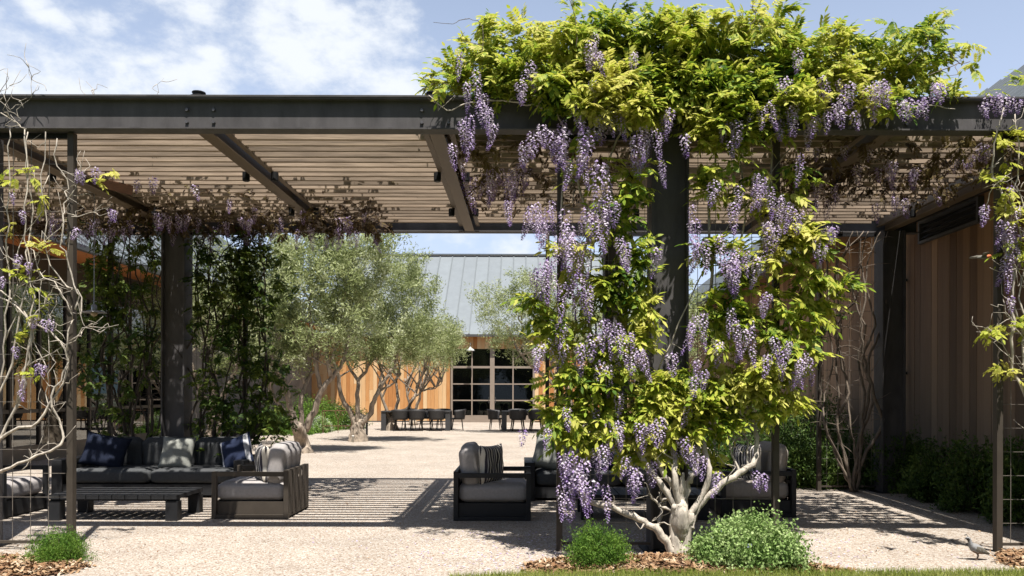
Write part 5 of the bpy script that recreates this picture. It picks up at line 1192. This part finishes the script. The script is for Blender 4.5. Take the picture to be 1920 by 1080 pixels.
# ---------------------------------------------------------------- birds
def loft(spine, rad, n=12):
    """closed surface through elliptical rings: spine (x,z), rad (half width y, half height)"""
    v = []; f = []; m = len(spine)
    for i, ((x, z), (ry, rz)) in enumerate(zip(spine, rad)):
        a = spine[max(i-1, 0)]; b = spine[min(i+1, m-1)]; tx, tz = b[0]-a[0], b[1]-a[1]; l = math.hypot(tx, tz); nx, nz = -tz/l, tx/l
        for k in range(n):
            th = 2*math.pi*k/n; v.append((x+nx*rz*math.sin(th), ry*math.cos(th), z+nz*rz*math.sin(th)))
    for i in range(m-1):
        for k in range(n): f.append((i*n+k, i*n+(k+1) % n, (i+1)*n+(k+1) % n, (i+1)*n+k))
    f.append(tuple(range(n))[::-1]); f.append(tuple((m-1)*n+k for k in range(n))); return v, f
def quail():
    q = P(1833, 1048, 7.19); t = thing('quail', 'grey-brown quail walking on the gravel at lower right', 'bird', (q.x, 7.19, 0), .12)
    sp = [(.115, .045), (.10, .052), (.07, .07), (.035, .085), (.0, .098), (-.035, .115), (-.058, .135), (-.068, .155), (-.073, .172), (-.08, .187), (-.092, .196), (-.106, .197), (-.113, .195)]
    rd = [(.006, .003), (.016, .008), (.030, .020), (.042, .033), (.047, .042), (.041, .040), (.029, .028), (.020, .020), (.017, .016), (.0185, .018), (.018, .018), (.011, .011), (.005, .005)]
    v, f = loft(sp, rd, 14); mb = MB(); mb.add(v, f); body = mb.build('body', M['q_body'], t, True, world=False)
    body.data.materials.append(M['q_belly']); body.data.materials.append(M['q_dark'])
    for p in body.data.polygons:
        c = p.center+body.location
        if c.x < -.088 and c.z < .2: p.material_index = 2
        elif c.z < .082 and c.x < .05: p.material_index = 1
    MB().tube([(-.110, 0, .194), (-.118, 0, .191), (-.124, 0, .187)], [.0055, .004, .001], 6).build('beak', M['q_dark'], t, world=False)
    MB().tube(smooth_path([(-.095, 0, .212), (-.100, 0, .226), (-.112, 0, .230), (-.122, 0, .224)], 3), lerp(.002, .006, 10), 6).build('crest', M['q_dark'], t, True, world=False)
    for s in (-1, 1):
        v, f = loft([(.10, .06), (.06, .075), (.01, .095), (-.03, .11), (-.04, .112)], [(.003, .004), (.005, .016), (.006, .025), (.005, .022), (.002, .008)], 8)
        mb = MB(); mb.add([(x, y+s*.043*(1-abs(x+.0)*4) if x < .05 else y+s*.03, z) for x, y, z in v], f); mb.build('wing', M['b_wing'], t, True, world=False)
        x0 = .005 if s > 0 else -.01; kx = .012 if s > 0 else -.014
        mb = MB(); mb.tube([(x0, s*.018, .068), (x0+.012, s*.018, .040), (x0+kx*.4, s*.018, .006)], [.009, .0045, .0035], 6)
        for a in (-.5, 0, .5): mb.tube([(x0+kx*.4, s*.018, .006), (x0+kx*.4-.022*math.cos(a), s*.018+.022*math.sin(a), .003)], [.003, .0015], 5)
        mb.tube([(x0+kx*.4, s*.018, .006), (x0+kx*.4+.012, s*.018, .003)], [.003, .0015], 5); mb.build('leg', M['q_leg'], t, world=False)
        MB().lathe([(.0, -.003), (.003, 0), (.0, .003)], 6, (-.098, s*.0172, .200)).build('eye', M['q_dark'], t, world=False)
quail()
def finch():
    Y = 6.75; q = P(1843, 480, Y); t = thing('finch', 'small brown bird with orange-red head flying towards the right-edge flowers', 'bird', (q.x, Y, q.z), 0)
    sp = [(-.055, -.006), (-.045, -.005), (-.025, -.002), (.0, .0), (.022, .003), (.038, .006), (.048, .009), (.060, .010), (.069, .008)]
    rd = [(.004, .003), (.010, .007), (.018, .014), (.022, .018), (.020, .017), (.015, .014), (.0145, .014), (.011, .011), (.004, .004)]
    v, f = loft(sp, rd, 12); mb = MB(); mb.add(v, f); body = mb.build('body', M['b_back'], t, True, world=False); body.data.materials.append(M['b_red'])
    for p in body.data.polygons:
        if (p.center+body.location).x > .028: p.material_index = 1
    MB().tube([(.066, 0, .008), (.079, 0, .004)], [.004, .0008], 6).build('beak', M['q_leg'], t, world=False)
    mb = MB(); mb.add([(-.05, -.006, -.004), (-.05, .006, -.004), (-.118, .014, -.010), (-.118, -.014, -.010), (-.05, -.006, -.007), (-.05, .006, -.007), (-.118, .014, -.012), (-.118, -.014, -.012)], [(0, 1, 2, 3), (7, 6, 5, 4), (0, 4, 5, 1), (1, 5, 6, 2), (2, 6, 7, 3), (3, 7, 4, 0)]); mb.build('tail', M['b_wing'], t, world=False)
    for s in (-1, 1):
        # wing swept back and slightly raised
        le = [(.02, s*.014, .010), (.018, s*.05, .026), (-.005, s*.085, .030), (-.055, s*.105, .018)]; te = [(-.025, s*.012, .004), (-.03, s*.045, .012), (-.045, s*.07, .014), (-.065, s*.10, .014)]
        v = []; f = []
        for z in (0, -.003): v += [(x, y, h+z) for x, y, h in le]+[(x, y, h+z) for x, y, h in te]
        for i in range(3): f += [(i, i+1, 5+i, 4+i), (8+i, 12+i, 13+i, 9+i), (i, 8+i, 9+i, i+1), (4+i, 5+i, 13+i, 12+i)]
        f += [(0, 4, 12, 8), (3, 11, 15, 7)]
        mb = MB(); mb.add(v, f); mb.build('wing', M['b_wing'], t, True, world=False)
        MB().lathe([(.0, -.002), (.0022, 0), (.0, .002)], 6, (.056, s*.0115, .013)).build('eye', M['q_dark'], t, world=False)
finch()
